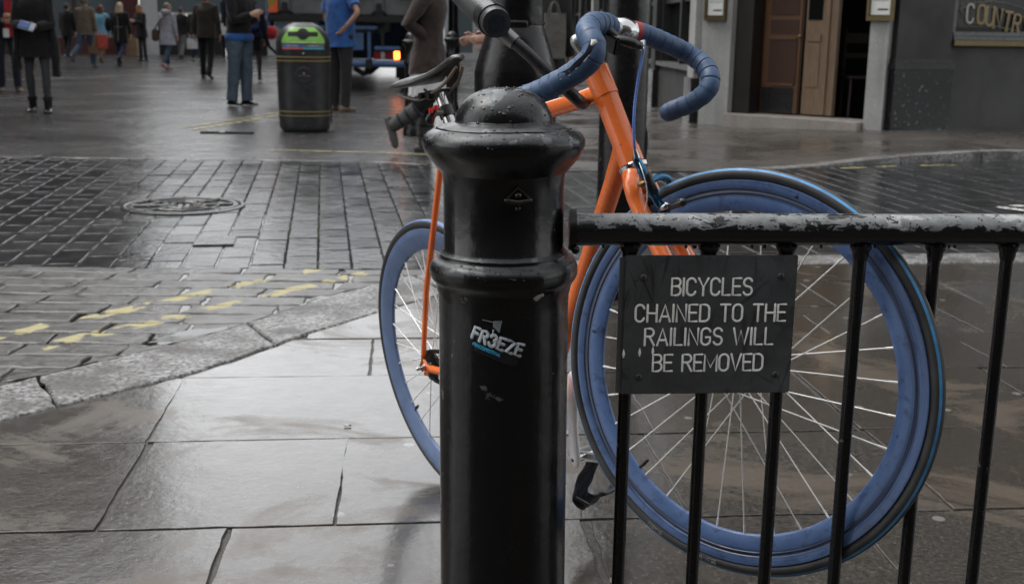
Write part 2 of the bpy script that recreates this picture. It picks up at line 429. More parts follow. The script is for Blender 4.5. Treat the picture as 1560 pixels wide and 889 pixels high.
sheet('pavement_joints', [(x, y) for x, y in pav], -.0075, M_MORTAR)
def puddle(px_, rx, ry, rot, z, seed):
    c = G(*px_); pts = []
    for k in range(48):
        a = 2*math.pi*k/48; q = 1+.55*noise.noise(Vector((math.cos(a)*1.3, math.sin(a)*1.3, seed)))+.18*noise.noise(Vector((math.cos(a)*4, math.sin(a)*4, seed))); x, y = rx*q*math.cos(a), ry*q*math.sin(a); cr, sr = math.cos(R_(rot)), math.sin(R_(rot)); pts.append((c.x+x*cr-y*sr, c.y+x*sr+y*cr))
    return sheet('puddle', pts, z, M_WATER)

# kerb of flush granite stones
mb = MB()
def along(pl, s):
    for i in range(len(pl)-1):
        L = math.dist(pl[i], pl[i+1])
        if s <= L: return (pl[i][0]+(pl[i+1][0]-pl[i][0])*s/L, pl[i][1]+(pl[i+1][1]-pl[i][1])*s/L)
        s -= L
    return pl[-1]
def plen(pl): return sum(math.dist(pl[i], pl[i+1]) for i in range(len(pl)-1))
li, lo = plen(KIN), plen(KOUT); cuts = [0, .09, .17, .25, .30, .347, .39, .435, .478, .53, .585, .65, .72, .79, .86, .93, 1.0]
# joints spaced like the photograph's: stones about 0.9 m
for a, b in zip(cuts[:-1], cuts[1:]):
    e = .00022; k = 8
    pi = [along(KIN, li*(a+e+(b-a-2*e)*j/k)) for j in range(k+1)]; po = [along(KOUT, lo*(a+e+(b-a-2*e)*j/k)) for j in range(k+1)]
    stone(mb, pi+po[::-1], .004, .010, .05, .05, .016, (0, 0), rnd.random()*40)
tag(mb.build('kerb', M_KERB), kind='structure')
# big worn granite setts in the corner, laid in courses
gut = KOUT[:-4] + [(-.43, 5.33), (-.86, 5.31), (-2.07, 5.26), (-4, 5.15), (-9, 4.9), (-9, -3.2)]
mb = MB(); y = -3.0
while y < 5.45:
    x = -9-rnd.random()*.4
    while x < .6:
        L = rnd.uniform(.30, .52); s0 = .024*x
        g = .004
        r4 = [(x+g, y+.024*x+g), (x+L-g, y+.024*(x+L)+g), (x+L-g+rnd.uniform(-.02, .02), y+.150+.024*(x+L)-g), (x+g+rnd.uniform(-.02, .02), y+.150+.024*x-g)]
        if y > 1.2 or rnd.random() < 2:
            pl = clip_convex(gut, r4); cxm = x+L/2
            zz = noise.noise(Vector((cxm*1.1, y*1.3, 4)))*.0022-.0002+rnd.uniform(-.0012, .0012)
            stone(mb, pl, zz, .0110, .05, .045, .016, (rnd.uniform(-.012, .012), rnd.uniform(-.013, .010)), rnd.random()*60, .001)
        x += L
    y += .152
tag(mb.build('corner_setts', M_GUT), kind='structure')
sheet('corner_joints', gut, -.009, M_MORTAR); sheet('corner_rainwater', gut, -.0062, M_WATER)
for a_ in (((505, 453), .15, .05, 52, .0008, 1), ((275, 513), .16, .05, 50, .0006, 4), ((60, 578), .20, .06, 45, .0006, 7), ((150, 557), .14, .045, 50, .0008, 5)): puddle(*a_)
# the street: squared setts in ranks that run away from the camera
rd = [(-12, 4.75), (-9, 4.9), (-4, 5.15), (-2.07, 5.26), (-.86, 5.31), (-.43, 5.34), (-.18, 5.45), (.45, 5.68), (1.42, 5.84), (2.6, 6.0), (12, 7.1), (12, 12.3), (5.0, 10.70), (3.43, 10.33), (1.7, 9.42), (.46, 9.30), (-1.3, 9.80), (-4.0, 9.72), (-12, 9.5)]
ra = R_(9.2); du, dv = (math.cos(ra), math.sin(ra)), (-math.sin(ra), math.cos(ra))
RV = lambda u, v: (u*du[0]+v*dv[0], u*du[1]+v*dv[1])
mb = MB(); u = -13.0; k = 0
while u < 15:
    v = 2.5+rnd.random()*.3
    while v < 14.5:
        L = rnd.choice((.20, .23, .26, .30, .34)); g = .0022
        c_ = RV(u+.08, v+L/2)
        if 4.5 < c_[1] < 12.6 and abs(c_[0]) < 13:
            pl = clip_convex(rd, [RV(u+g, v+g+.0018), RV(u+.158-g, v+g+.0018), RV(u+.158-g, v+L-g-.0018), RV(u+g, v+L-g-.0018)])
            zz = noise.noise(Vector((c_[0]*.9, c_[1]*.9, 1)))*.003-.0005+rnd.uniform(-.0024, .0024)
            stone(mb, pl, zz, .0055, .03, .045, .005, (rnd.uniform(-.006, .006), rnd.uniform(-.011, .006)), rnd.random()*60)
        v += L
    u += .158; k += 1
tag(mb.build('road_setts', M_ROAD), kind='structure')
sheet('road_joints', rd, -.011, m_sett('road_joint_wet', (.03, .028, .026), (.07, .066, .06), (.3, .5))); sheet('road_rainwater', rd, -.0062, M_WATER)
# the street beyond: small setts seen at a grazing angle
def m_street():
    t = NT('street_wet'); p = t.pos(); mp = t.mapp(p, (1, 1, 1), (0, 0, R_(-9)))
    br = t.n('ShaderNodeTexBrick'); t.l(mp, br.inputs['Vector']); br.inputs['Scale'].default_value = 1; br.inputs['Brick Width'].default_value = .24; br.inputs['Row Height'].default_value = .13; br.inputs['Mortar Size'].default_value = .009
    br.inputs['Color1'].default_value = (.035, .035, .036, 1); br.inputs['Color2'].default_value = (.10, .098, .095, 1); br.inputs['Mortar'].default_value = (.09, .087, .082, 1)
    c = t.mix(t.ramp(t.noise(.5, 5, .6, p), [(.35, 0), (.7, .5)]), br.outputs[0], (.035, .033, .032)); c = t.mix(t.ramp(t.noise(9, 5, .7, t.mapp(p, (1, .6, 1))), [(.56, 0), (.66, .6)]), c, (.16, .158, .155)); t.set('Base Color', c)
    t.set('Roughness', t.ramp(t.noise(.8, 6, .65, p, .5), [(.3, .19), (.7, .31)]))
    b = t.bump(br.outputs[1], 1.0, .02); b.node.invert = True
    b = t.bump(t.noise(1.0, 2, .5, t.mapp(mp, (4.1, 7.7, 1))), .5, .02, b); b = t.bump(t.noise(7, 4, .6, p), .3, .02, b); t.set('Normal', t.bump(t.noise(40, 3, .6, p), .3, .006, b)); return t.done()
M_STREET = m_street()
st = [(-60, 8.5), (-12, 9.5), (-4.0, 9.72), (-1.3, 9.80), (.46, 9.30), (.9, 9.45), (.35, 13), (1.2, 24), (.9, 45), (40, 70), (40, 95), (-60, 95)]
sheet('street', st, -.004, M_STREET)
# channel of pale granite along the far edge of the setts, and one across the street further off
def band(name, pts, wd, z, m):
    mb = MB(); 
    for i in range(len(pts)-1):
        a, b = Vector((*pts[i], 0)), Vector((*pts[i+1], 0)); d = (b-a).normalized(); q = Vector((-d.y, d.x, 0)); L = (b-a).length; n = max(1, int(L/.8))
        for k in range(n):
            p0 = a+d*(L*k/n+.005); p1 = a+d*(L*(k+1)/n-.005)
            stone(mb, [tuple(x[:2]) for x in (p0, p1, p1+q*wd, p0+q*wd)], z, .01, .03, .2, .006, (0, 0), rnd.random()*9)
    return tag(mb.build(name, m), kind='structure')
M_CH = m_sett('channel_wet', (.07, .068, .065), (.13, .125, .12), (.12, .26))
band('street_channel', [(-12, 9.50), (-4.0, 9.72), (-1.3, 9.80), (.44, 9.31)], .22, .002, M_CH)
band('street_channel', [(-16, 19.2), (-9.5, 23.8), (-7.6, 27.5), (-4, 31.5)], .35, .003, M_CH)
# pub-side pavement, rising to a kerb on the right
def fz(x, y): return .085*max(0, min(1, (x-2.5)/1.6))
fp = [(.46, 9.34), (1.7, 9.46), (2.5, 9.86), (3.43, 10.37), (5.0, 10.74), (8, 11.5), (12, 12.4), (12, 16.2), (5.92, 13.7), (4.1, 12.9), (2.3, 14.6), (1.5, 45), (.9, 45), (1.2, 24), (.35, 13), (.0, 10.5)]
mb = MB()
def m_far():
    t = NT('pub_pavement_wet'); p = t.pos(); mp = t.mapp(p, (1, 1, 1), (0, 0, R_(40)))
    br = t.n('ShaderNodeTexBrick'); t.l(mp, br.inputs['Vector']); br.inputs['Scale'].default_value = 1; br.inputs['Brick Width'].default_value = .8; br.inputs['Row Height'].default_value = .5; br.inputs['Mortar Size'].default_value = .008
    br.inputs['Color1'].default_value = (.036, .030, .025, 1); br.inputs['Color2'].default_value = (.058, .052, .046, 1); br.inputs['Mortar'].default_value = (.025, .022, .02, 1)
    c = t.mix(t.ramp(t.noise(1.6, 5, .6, p), [(.4, 0), (.65, .8)]), br.outputs[0], (.075, .068, .06)); t.set('Base Color', c)
    t.set('Roughness', t.ramp(t.noise(1.2, 6, .65, p, .7), [(.38, .09), (.6, .42)]))
    b = t.bump(t.noise(5, 4, .6, p), .3, .02); t.set('Normal', t.bump(t.noise(60, 3, .6, p), .25, .004, b)); return t.done()
M_FAR = m_far()
NX = 60; 
for i in range(NX):
    x0, x1 = i*.2, (i+1)*.2
    pl = clip(clip(fp, (x0, 100), (x0, 0)), (x1, 0), (x1, 100))
    if len(pl) >= 3: mb.add([(x, y, fz(x, y)+.001) for x, y in pl], [tuple(range(len(pl)))], False)
tag(mb.build('pub_pavement', M_FAR), kind='structure')
mb = MB()
kp = [(1.7, 9.44), (2.5, 9.84), (3.43, 10.35), (5.0, 10.72), (8, 11.48), (12, 12.38)]
for i in range(len(kp)-1):
    n = 1 if i < 2 else 2
    for k in range(n):
        a = Vector(kp[i]).lerp(Vector(kp[i+1]), k/n); b = Vector(kp[i]).lerp(Vector(kp[i+1]), (k+1)/n); d = (b-a).normalized(); q = Vector((-d.y, d.x)); a = a+d*.006; b = b-d*.006
        pl = [tuple(a), tuple(b), tuple(b+q*.16), tuple(a+q*.16)]
        vs = [(x, y, fz(x, y)+.006) for x, y in pl]+[(x, y, -.05) for x, y in pl]
        mb.add(vs, [(0, 1, 2, 3), (0, 4, 5, 1), (1, 5, 6, 2), (2, 6, 7, 3), (3, 7, 4, 0)], False)
tag(mb.build('pub_kerb', M_KERB), kind='structure')
# worn road paint
M_YEL = None
def m_paint(name, col):
    t = NT(name); p = t.pos(); t.set('Base Color', col); t.set('Roughness', .45)
    tr = t.n('ShaderNodeBsdfTransparent'); mx = t.n('ShaderNodeMixShader'); t.l(t.ramp(t.noise(7, 5, .7, p), [(.44, 0), (.52, 1)]), mx.inputs[0])
    t.l(tr.outputs[0], mx.inputs[1]); t.l(t.b.outputs[0], mx.inputs[2]); t.l(mx.outputs[0], t.out.inputs[0]); return t.done()
M_YEL = m_paint('worn_yellow_paint', (.34, .29, .13)); M_WHT = m_paint('worn_white_paint', (.6, .6, .58))
def strip(name, pts, wd, z, m):
    mb = MB()
    for i in range(len(pts)-1):
        a, b = Vector(pts[i]), Vector(pts[i+1]); d = (b-a).normalized(); q = Vector((-d.y, d.x))*wd/2
        mb.add([(*(a-q), z), (*(b-q), z), (*(b+q), z), (*(a+q), z)], [(0, 1, 2, 3)], False)
    return tag(mb.build(name, m), kind='structure')
strip('yellow_line', [(-3.45, 12.6), (-3.28, 13.4), (-3.1, 14.4), (-2.7, 16)], .11, .003, M_YEL)
strip('yellow_line', [(-3.62, 12.8), (-3.45, 13.6), (-3.3, 14.4), (-2.9, 16)], .08, .003, M_YEL)
strip('yellow_line', [(-2.2, 10.6), (-1.2, 10.5), (.0, 10.2)], .07, .003, M_YEL)
strip('yellow_line', [(2.75, 9.78), (3.30, 10.04)], .06, .0045, M_YEL); strip('yellow_line', [(3.52, 10.09), (3.85, 10.17)], .06, .0045, M_YEL)
strip('white_line', [(3.19, 7.63), (3.7, 7.80)], .07, .0075, M_WHT); strip('white_line', [(3.19, 7.63), (3.38, 7.40)], .07, .0078, M_WHT)
# ================================================================== BUILDINGS
def m_stone(name, lo, hi, sc=40, rough=.6, bump=.3, streak=.35):
    t = NT(name); p = t.pos(); f = t.noise(sc, 5, .65, p); big = t.noise(1.8, 5, .6, p)
    st = t.noise(3, 4, .6, t.mapp(p, (2.5, 2.5, .22)))
    c = t.ramp(f, [(.3, lo), (.7, hi)]); c = t.mix(t.ramp(big, [(.4, 0), (.8, .5)]), c, tuple(v*.55 for v in lo))
    c = t.mix(t.ramp(st, [(.5, 0), (.75, streak)]), c, tuple(v*.4 for v in lo))
    t.set('Base Color', c); t.set('Roughness', t.ramp(big, [(.3, rough-.1), (.7, rough+.1)])); t.set('Normal', t.bump(f, bump, .004)); return t.done()
def m_wood(name, lo, hi, ax=(9, 9, .7), rough=.35):
    t = NT(name); p = t.objc(); g = t.noise(7, 6, .6, t.mapp(p, ax), 1.2)
    t.set('Base Color', t.ramp(g, [(.3, lo), (.7, hi)])); t.set('Roughness', rough); t.set('Normal', t.bump(g, .15, .002)); return t.done()
def m_glass(name, col=(.012, .013, .014), rough=.04):
    t = NT(name); t.set('Base Color', col); t.set('Roughness', rough); t.set('Specular IOR Level', .6)
    t.set('Normal', t.bump(t.noise(.7, 2, .4, t.pos()), .05, .02)); return t.done()
M_GREY = m_stone('grey_granite', (.24, .24, .235), (.40, .40, .39), 60)
M_DGRAN = m_stone('polished_dark_granite', (.006, .006, .007), (.030, .032, .033), 45, .2, .05, .1)
def m_speck():
    t = NT('speckled_black_granite'); p = t.pos(); f = t.noise(26, 3, .6, p); t.set('Base Color', t.ramp(f, [(.3, (.003, .003, .0035)), (.64, (.008, .009, .010)), (.68, (.14, .15, .155))])); t.set('Roughness', .2); return t.done()
M_SPECK = m_speck()
M_BROWN = m_stone('brown_black_paint', (.009, .007, .006), (.018, .014, .012), 8, .5, .15)
M_RISER = m_stone('dark_render', (.026, .026, .026), (.048, .047, .046), 70, .6, .4)
M_SHOP = m_stone('black_shopfront_paint', (.014, .014, .015), (.028, .028, .029), 12, .42, .1)
M_BRICK = None
def m_brick(name, c1, c2, mo):
    t = NT(name); p = t.objc(); br = t.n('ShaderNodeTexBrick'); sx = t.n('ShaderNodeSeparateXYZ'); t.l(p, sx.inputs[0]); cx = t.n('ShaderNodeCombineXYZ'); t.l(t.math('ADD', sx.outputs[0], sx.outputs[1]), cx.inputs[0]); t.l(sx.outputs[2], cx.inputs[1])
    t.l(cx.outputs[0], br.inputs['Vector']); br.inputs['Scale'].default_value = 1; br.inputs['Brick Width'].default_value = .225; br.inputs['Row Height'].default_value = .075; br.inputs['Mortar Size'].default_value = .006
    br.inputs['Color1'].default_value = (*c1, 1); br.inputs['Color2'].default_value = (*c2, 1); br.inputs['Mortar'].default_value = (*mo, 1)
    c = t.mix(t.ramp(t.noise(1.2, 5, .6, p), [(.4, 0), (.8, .6)]), br.outputs[0], tuple(v*.4 for v in c1)); t.set('Base Color', c); t.set('Roughness', .8); return t.done()
M_BRICK = m_brick('red_brick', (.20, .075, .045), (.13, .055, .038), (.12, .11, .10)); M_STOCK = m_brick('stock_brick', (.12, .10, .075), (.085, .072, .055), (.07, .065, .06))
M_OAK = m_wood('pale_oak', (.13, .085, .05), (.22, .15, .095)); M_MAHOG = m_wood('red_brown_wood', (.032, .013, .007), (.060, .026, .014))
M_FRAMEW = m_wood('door_edge_wood', (.085, .040, .018), (.14, .070, .036)); M_GLASS = m_glass('dark_glass', (.006, .007, .007)); M_BRASS = simple('tarnished_brass', (.14, .11, .055), .4, .8)
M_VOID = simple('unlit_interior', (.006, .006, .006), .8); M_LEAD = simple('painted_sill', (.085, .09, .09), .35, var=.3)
M_PAPER = simple('white_paper', (.62, .62, .60), .7, var=.05); M_INK = simple('black_ink', (.015, .015, .015), .6); M_CURT = fabric('lace_curtain', (.085, .082, .075), 200); M_MAROON = m_stone('maroon_paint', (.045, .010, .009), (.075, .018, .015), 8, .35, .1, .3)
M_SIL = simple('pale_cladding', (.36, .37, .37), .5, var=.12, nscale=3); M_PANE2 = m_glass('grey_blue_glass', (.10, .12, .13), .08); M_STEP = m_stone('worn_step_stone', (.22, .20, .18), (.36, .33, .30), 45, .55, .4)

class Face:
    # local frame on a facade: s along it, z up, d out of it (towards the street)
    def __init__(f, a, b, root, loc):
        f.a = Vector((*a, 0)); d = Vector((*b, 0))-f.a; f.L = d.length; f.e = d.normalized(); f.n = Vector((f.e.y, -f.e.x, 0)); f.root = root; f.o = Vector(loc)
    def p(f, s, z, d=0): return f.a+f.e*s+f.n*d+Vector((0, 0, z))-f.o
    def slab(f, mb, s0, s1, z0, z1, d0, d1, mi=0):
        vs = [f.p(s, z, d) for s in (s0, s1) for z in (z0, z1) for d in (d0, d1)]
        return mb.add(vs, [(0, 1, 3, 2), (4, 6, 7, 5), (0, 4, 5, 1), (2, 3, 7, 6), (0, 2, 6, 4), (1, 5, 7, 3)], False, mi)
    def part(f, name, m, *boxes, parent=None):
        mb = MB()
        for b in boxes: f.slab(mb, *b)
        return mb.build(name, m, parent or f.root)
    def s_at(f, x, y=300):
        # where a photo column meets this facade
        d = ray(x, y); n = f.n; t = (f.a.dot(n))/(Vector((d.x, d.y, 0)).dot(n)); q = Vector((d.x*t, d.y*t, 0)); return (q-f.a).dot(f.e)
def upper(f, z0, storeys, bay=2.6, m=None, s0=0, s1=None):
    s1 = s1 or f.L; n = max(1, int((s1-s0)/bay)); b = (s1-s0)/n
    for k in range(storeys):
        for i in range(n):
            c = s0+b*(i+.5); z = z0+.8+k*3.2
            w = f.part('window', M_LEAD, (c-.55, c+.55, z, z+1.8, .002, .05)); f.part('pane', M_GLASS, (c-.48, c+.48, z+.08, z+.86, .05, .062), (c-.48, c+.48, z+.94, z+1.72, .05, .062), parent=w)
# ---- the corner pub
PB = (3.2, 14.0, 0)
pub = thing('corner_pub', 'dark corner pub with grey granite door piers, open oak doors and a lettered window', 'pub', PB)
L0, L1, L2, L3 = (1.37, 38.3), (2.25, 14.57), (4.05, 12.89), (14.0, 16.78)
fl = Face(L0, L1, pub, PB); fc = Face(L1, L2, pub, PB); fr = Face(L2, L3, pub, PB)
mb = MB(); foot = [L1, (2.25+.5, 14.57+.8), (4.05+.1, 12.89+1.1), L2][::1]
# upper storeys overhang the shopfront line as one brick body, the ground storey is built as separate walls
body = [L0, L1, L2, L3, (14, 38.3)]; mb.prism([(x-PB[0], y-PB[1]) for x, y in body], 3.4, 12.5); mb.build('wall', M_STOCK, pub)
for f, n in ((fl, 8), (fc, 1), (fr, 4)): upper(f, 3.4, 2)
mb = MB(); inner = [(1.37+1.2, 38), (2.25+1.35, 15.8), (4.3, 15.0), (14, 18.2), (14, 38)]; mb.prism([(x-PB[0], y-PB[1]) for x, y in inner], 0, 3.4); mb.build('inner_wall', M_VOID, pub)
for f in (fl, fc, fr): f.part('fascia', M_SHOP, (-.02, f.L+.02, 2.75, 3.38, -.25, .10)); f.part('cornice', M_LEAD, (-.04, f.L+.04, 3.38, 3.52, -.2, .2))
# corner bay: pier, recessed doorway, pier
X = lambda x: fc.s_at(x)
pL0, pL1, pR0 = X(1060), X(1103), X(1308)
fc.part('pier', M_GREY, (pL0, pL1, 0, 2.75, -.45, .04)); fc.part('pier', M_GREY, (pR0, fc.L-.01, 0, 2.75, -.45, .04))
fc.part('jamb', M_BROWN, (pL1, X(1128), .16, 2.75, -.42, -.06))
fc.part('step', M_STEP, (pL1+.012, pR0-.012, 0, .155, -.42, .16)); 
dl = fc.part('door', M_FRAMEW, (X(1129), X(1184), .175, 2.6, -.36, -.30))
fc.part('door_panel', M_MAHOG, (X(1139), X(1180), .52, 1.04, -.30, -.285), (X(1139), X(1180), 1.32, 2.3, -.30, -.285), (X(1139), X(1180), 1.1, 1.26, -.30, -.29), parent=dl)
fc.part('moulding', M_FRAMEW, (X(1141), X(1178), 1.035, 1.06, -.285, -.27), (X(1141), X(1178), .50, .525, -.285, -.27), parent=dl)
fc.part('kick_plate', M_DGRAN, (X(1131), X(1178), .19, .47, -.30, -.286), parent=dl)
mbk = MB(); mbk.ball(fc.p(X(1186), 1.07, -.25), .028); mbk.build('handle', M_BRASS, dl)
d2 = fc.part('door', M_OAK, (X(1189), X(1236), .175, 2.6, -.40, -.33))
fc.part('door_panel', M_OAK, (X(1194), X(1212), .50, 1.0, -.33, -.32), (X(1193), X(1213), 1.02, 1.10, -.33, -.31), parent=d2)
fc.part('glazing', M_GLASS, (X(1192), X(1213), 1.26, 2.4, -.33, -.322), parent=d2); fc.part('stile', M_OAK, (X(1219), X(1225), .18, 2.6, -.33, -.305), parent=d2)
fc.part('lintel', M_BROWN, (pL1, pR0, 2.55, 2.75, -.4, -.05))
mbk = MB(); fc.slab(mbk, X(1112), X(1128), .9, 1.5, -.06, -.055); 
# pilaster and window front to the right
Y = lambda x: fr.s_at(x)
q0, q1 = .015, Y(1426)
fr.part('pilaster', M_BROWN, (q0+.03, q1-.03, .80, 2.75, -.3, .05)); fr.part('plinth', M_SPECK, (q0, q1, 0, .74, -.3, .09)); fr.part('plinth_moulding', M_DGRAN, (q0-.01, q1+.01, .742, .80, -.3, .105), (q0+.01, q1-.01, .802, .85, -.3, .075))
fr.part('stall_riser', M_RISER, (q1, fr.L, 0, .995, -.3, .0)); fr.part('sill', M_BRASS, (q1-.01, fr.L, 1.0, 1.055, -.3, .075)); 
wn = fr.part('window', M_LEAD, (q1, fr.L, 1.06, 1.10, -.25, .05), (q1, fr.L, 1.105, 1.15, -.2, .03), (q1, q1+.05, 1.15, 2.75, -.2, .0), (q1+2.6, q1+2.7, 1.15, 2.75, -.2, .0), (q1+5.2, q1+5.3, 1.15, 2.75, -.2, 0))
fr.part('pane', M_GLASS, (q1+.05, q1+2.6, 1.152, 2.75, -.13, -.12), (q1+2.7, q1+5.2, 1.152, 2.75, -.13, -.12), (q1+5.3, fr.L, 1.152, 2.75, -.13, -.12), parent=wn)
mb = MB()
for i in range(26):
    s = q1+.10+i*.021; fr.slab(mb, s, s+.0195, 1.2, 2.7, -.1205, -.115+.003*math.sin(i*1.7))
mb.build('lace_curtain', M_CURT, wn)
# ---- long side of the pub: dark shop windows between grey pilasters
s = 0.0; 
fl.part('stall_riser', M_RISER, (0, fl.L, 0, .62, -.3, 0)); fl.part('sill', M_LEAD, (0, fl.L, .622, .68, -.3, .05))
wl = fl.part('window', M_SHOP, *[(fl.L-1.6-k*1.5, fl.L-1.5-k*1.5, .68, 2.75, -.2, -.02) for k in range(15)], (0, fl.L, 1.5, 1.56, -.19, -.05)); fl.part('pane', M_GLASS, (0.02, fl.L-.02, .682, 2.75, -.16, -.14), parent=wl)
for k in range(8): fl.part('pilaster', M_GREY if k in (0, 3, 4) else M_SHOP, (fl.L-.42-k*3.1, fl.L-.03-k*3.1, 0, 2.75, -.3, .06+.001*k)); 
[fl.part('plinth', M_DGRAN, (fl.L-.46-k*3.1, fl.L-.0-k*3.1, 0, .55, -.28, .09+.001*k)) for k in range(8)]
# menu cases on the two piers
def menu_case(f, s, z, label):
    o = f.p(s, z, .04)+f.o; t = thing('menu_case', label, 'menu case', tuple(o), group='framed menus by the pub door')
    ff = Face((0, 0), (1, 0), t, (0, 0, 0)); ff.a = o; ff.e = f.e; ff.n = f.n; ff.o = o
    ff.part('frame', M_BRASS, (-.15, .15, -.05, .0, .003, .05), (-.15, -.118, .0, .52, .003, .05), (.118, .15, .0, .52, .003, .05), (-.15, .15, .52, .57, .003, .05)); ff.part('backing', M_INK, (-.118, .118, 0, .52, .004, .02))
    ff.part('menu', M_PAPER, (-.112, .112, .012, .5, .021, .026)); ff.part('printed_line', M_INK, (-.035, .085, .06, .078, .0262, .0275), *[(-.09, .09, .16+.03*k, .166+.03*k, .0262, .0272) for k in range(10)])
menu_case(fc, (pL0+pL1)/2-.01, 1.29, 'brass framed white menu on the grey pier left of the pub doors'); menu_case(fc, (pR0+fc.L)/2, 1.30, 'brass framed white menu on the grey pier right of the dark doorway')
# chair just inside the doorway
t = thing('wooden_chair', 'dark wooden chair just inside the black pub doorway', 'chair', tuple(fc.p(X(1252), .16, -.75)+fc.o))
mb = MB(); 
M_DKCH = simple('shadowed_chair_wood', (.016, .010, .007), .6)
for dx, dy in ((-.18, -.18), (.18, -.18), (-.18, .18), (.18, .18)): MB().tube([(dx, dy, 0), (dx*.95, dy*.95, .44 if dy < 0 else 1.0)], .017, 8).build('leg', M_DKCH, t)
MB().box((0, 0, .455), (.42, .42, .03), bev=.008).build('seat', M_DKCH, t); MB().box((0, .17, .9), (.36, .02, .12), bev=.006).box((0, .175, .7), (.36, .018, .06), bev=.005).build('backrest', M_DKCH, t)

# ---- street end: maroon shop, pale shop, glazed shop and buildings above
def block(name, label, a, b, h, dep, m, zshop=3.2):
    o = ((a[0]+b[0])/2, (a[1]+b[1])/2, 0); t = thing(name, label, 'building', o); f = Face(a, b, t, o)
    f.part('wall', m, (0, f.L, zshop, h, -dep, 0)); return t, f
tm, fm = block('maroon_shop', 'maroon painted shopfront with dark windows at the far left of the street', (-42.5, 29.5), (-13.9, 44.2), 22, 8, M_STOCK)
for k in range(9):
    s1 = fm.L-.05-k*3.6; fm.part('pilaster', M_MAROON, (s1-.75, s1, 0, 3.0, -.4, .12)); fm.part('pilaster_base', M_MAROON, (s1-.80, s1+.04, 0, .55, -.39, .2))
    w_ = fm.part('window', M_MAROON, (s1-3.6+.002, s1-.752, 0, .62, -.3, .0), (s1-2.25, s1-2.15, .62, 2.9, -.2, -.05)); fm.part('pane', M_PANE2 if k == 0 else M_GLASS, (s1-3.6, s1-.752, .625, 3.0, -.22, -.2), parent=w_)
fm.part('fascia', M_MAROON, (0, fm.L, 3.02, 3.6, -.3, .2)); upper(fm, 3.6, 5, 3.4)
tl_, fl2 = block('left_terrace', 'dark brick terrace along the left side of the street, just out of the picture', (-8.5, 9), (-16.5, 34), 15, 7, M_STOCK)
fl2.part('shopfront', M_SHOP, (0, fl2.L, 0, 3.2, -7, 0)); upper(fl2, 3.2, 3)
tp, fp_ = block('pale_shop', 'pale clad shopfront with dark lower bays behind the grey coat woman', (-13.88, 44.22), (-5.6, 47.2), 6.2, 8, M_SIL, 2.6)
[fp_.part('pilaster', M_SIL, q_) for q_ in ((0, .6, 0, 2.6, -.3, .1), (fp_.L-.4, fp_.L, 0, 2.6, -.3, .1), (4.6, 4.9, 0, 2.6, -.3, .1))]; fp_.part('dark_bay', M_VOID, (.6, 3.0, 0, 1.22, -.3, -.02), (3.1, 4.6, 0, 1.22, -.3, -.02)); fp_.part('transom', M_SIL, (.6, 4.6, 1.22, 1.55, -.3, .03)); fp_.part('light_panel', emit('lit_shop_strip', (1, .93, .78), .9), (1.5, 2.3, 1.36, 1.46, .03, .05))  # black panels in the lower bays stand in for the unlit interior
w_ = fp_.part('window', M_LEAD, (.6, fp_.L-.4, 1.55, 1.62, -.2, .02)); fp_.part('pane', M_PANE2, (.6, 4.6, 1.622, 2.6, -.2, -.15), (4.9, fp_.L-.4, .3, 2.6, -.2, -.15), parent=w_); fp_.part('stall_riser', simple('tan_panel', (.26, .22, .16), .7), (4.9, fp_.L-.4, 0, 1.1, -.14, -.05))
tb, fb = block('brick_terrace', 'red brick terrace far behind the truck', (-3.2, 62), (6, 60), 9, 8, M_BRICK); fb.part('shopfront', M_SHOP, (0, fb.L, 0, 3.2, -8, 0)); upper(fb, 3.2, 1)
tg, fg = block('glazed_shop', 'grey framed glass shop door beyond the black bollards', (-2.6, 43.5), (1.2, 43.0), 7, 4, M_STOCK); fg.part('door_frame', M_SIL, (.0, .25, 0, 3.2, -.3, .05), (1.05, 1.3, 0, 3.2, -.3, .05), (2.4, 2.6, 0, 3.2, -.3, .05), (.25, 1.05, 0, .25, -.3, .02)); fg.part('pane', M_PANE2, (.25, 1.05, .25, 3.2, -.2, -.1)); fg.part('shopfront', M_SHOP, (1.3, 2.4, 0, 3.2, -.3, -.05), (2.6, fg.L, 0, 3.2, -.3, -.05)); fg.part('brick_pier', M_BRICK, (2.75, 3.3, 0, 3.2, -.3, .04))
# ---- block added unseen behind the camera, its height set to darken reflections
tn, fn = block('rear_blocker', 'unseen dark brick block added behind the camera to darken reflections', (18, -5.2), (-12, -5.2), 9, 6, M_STOCK); fn.part('shopfront', M_SHOP, (0, fn.L, 0, 3.2, -6, 0)); upper(fn, 3.2, 2)
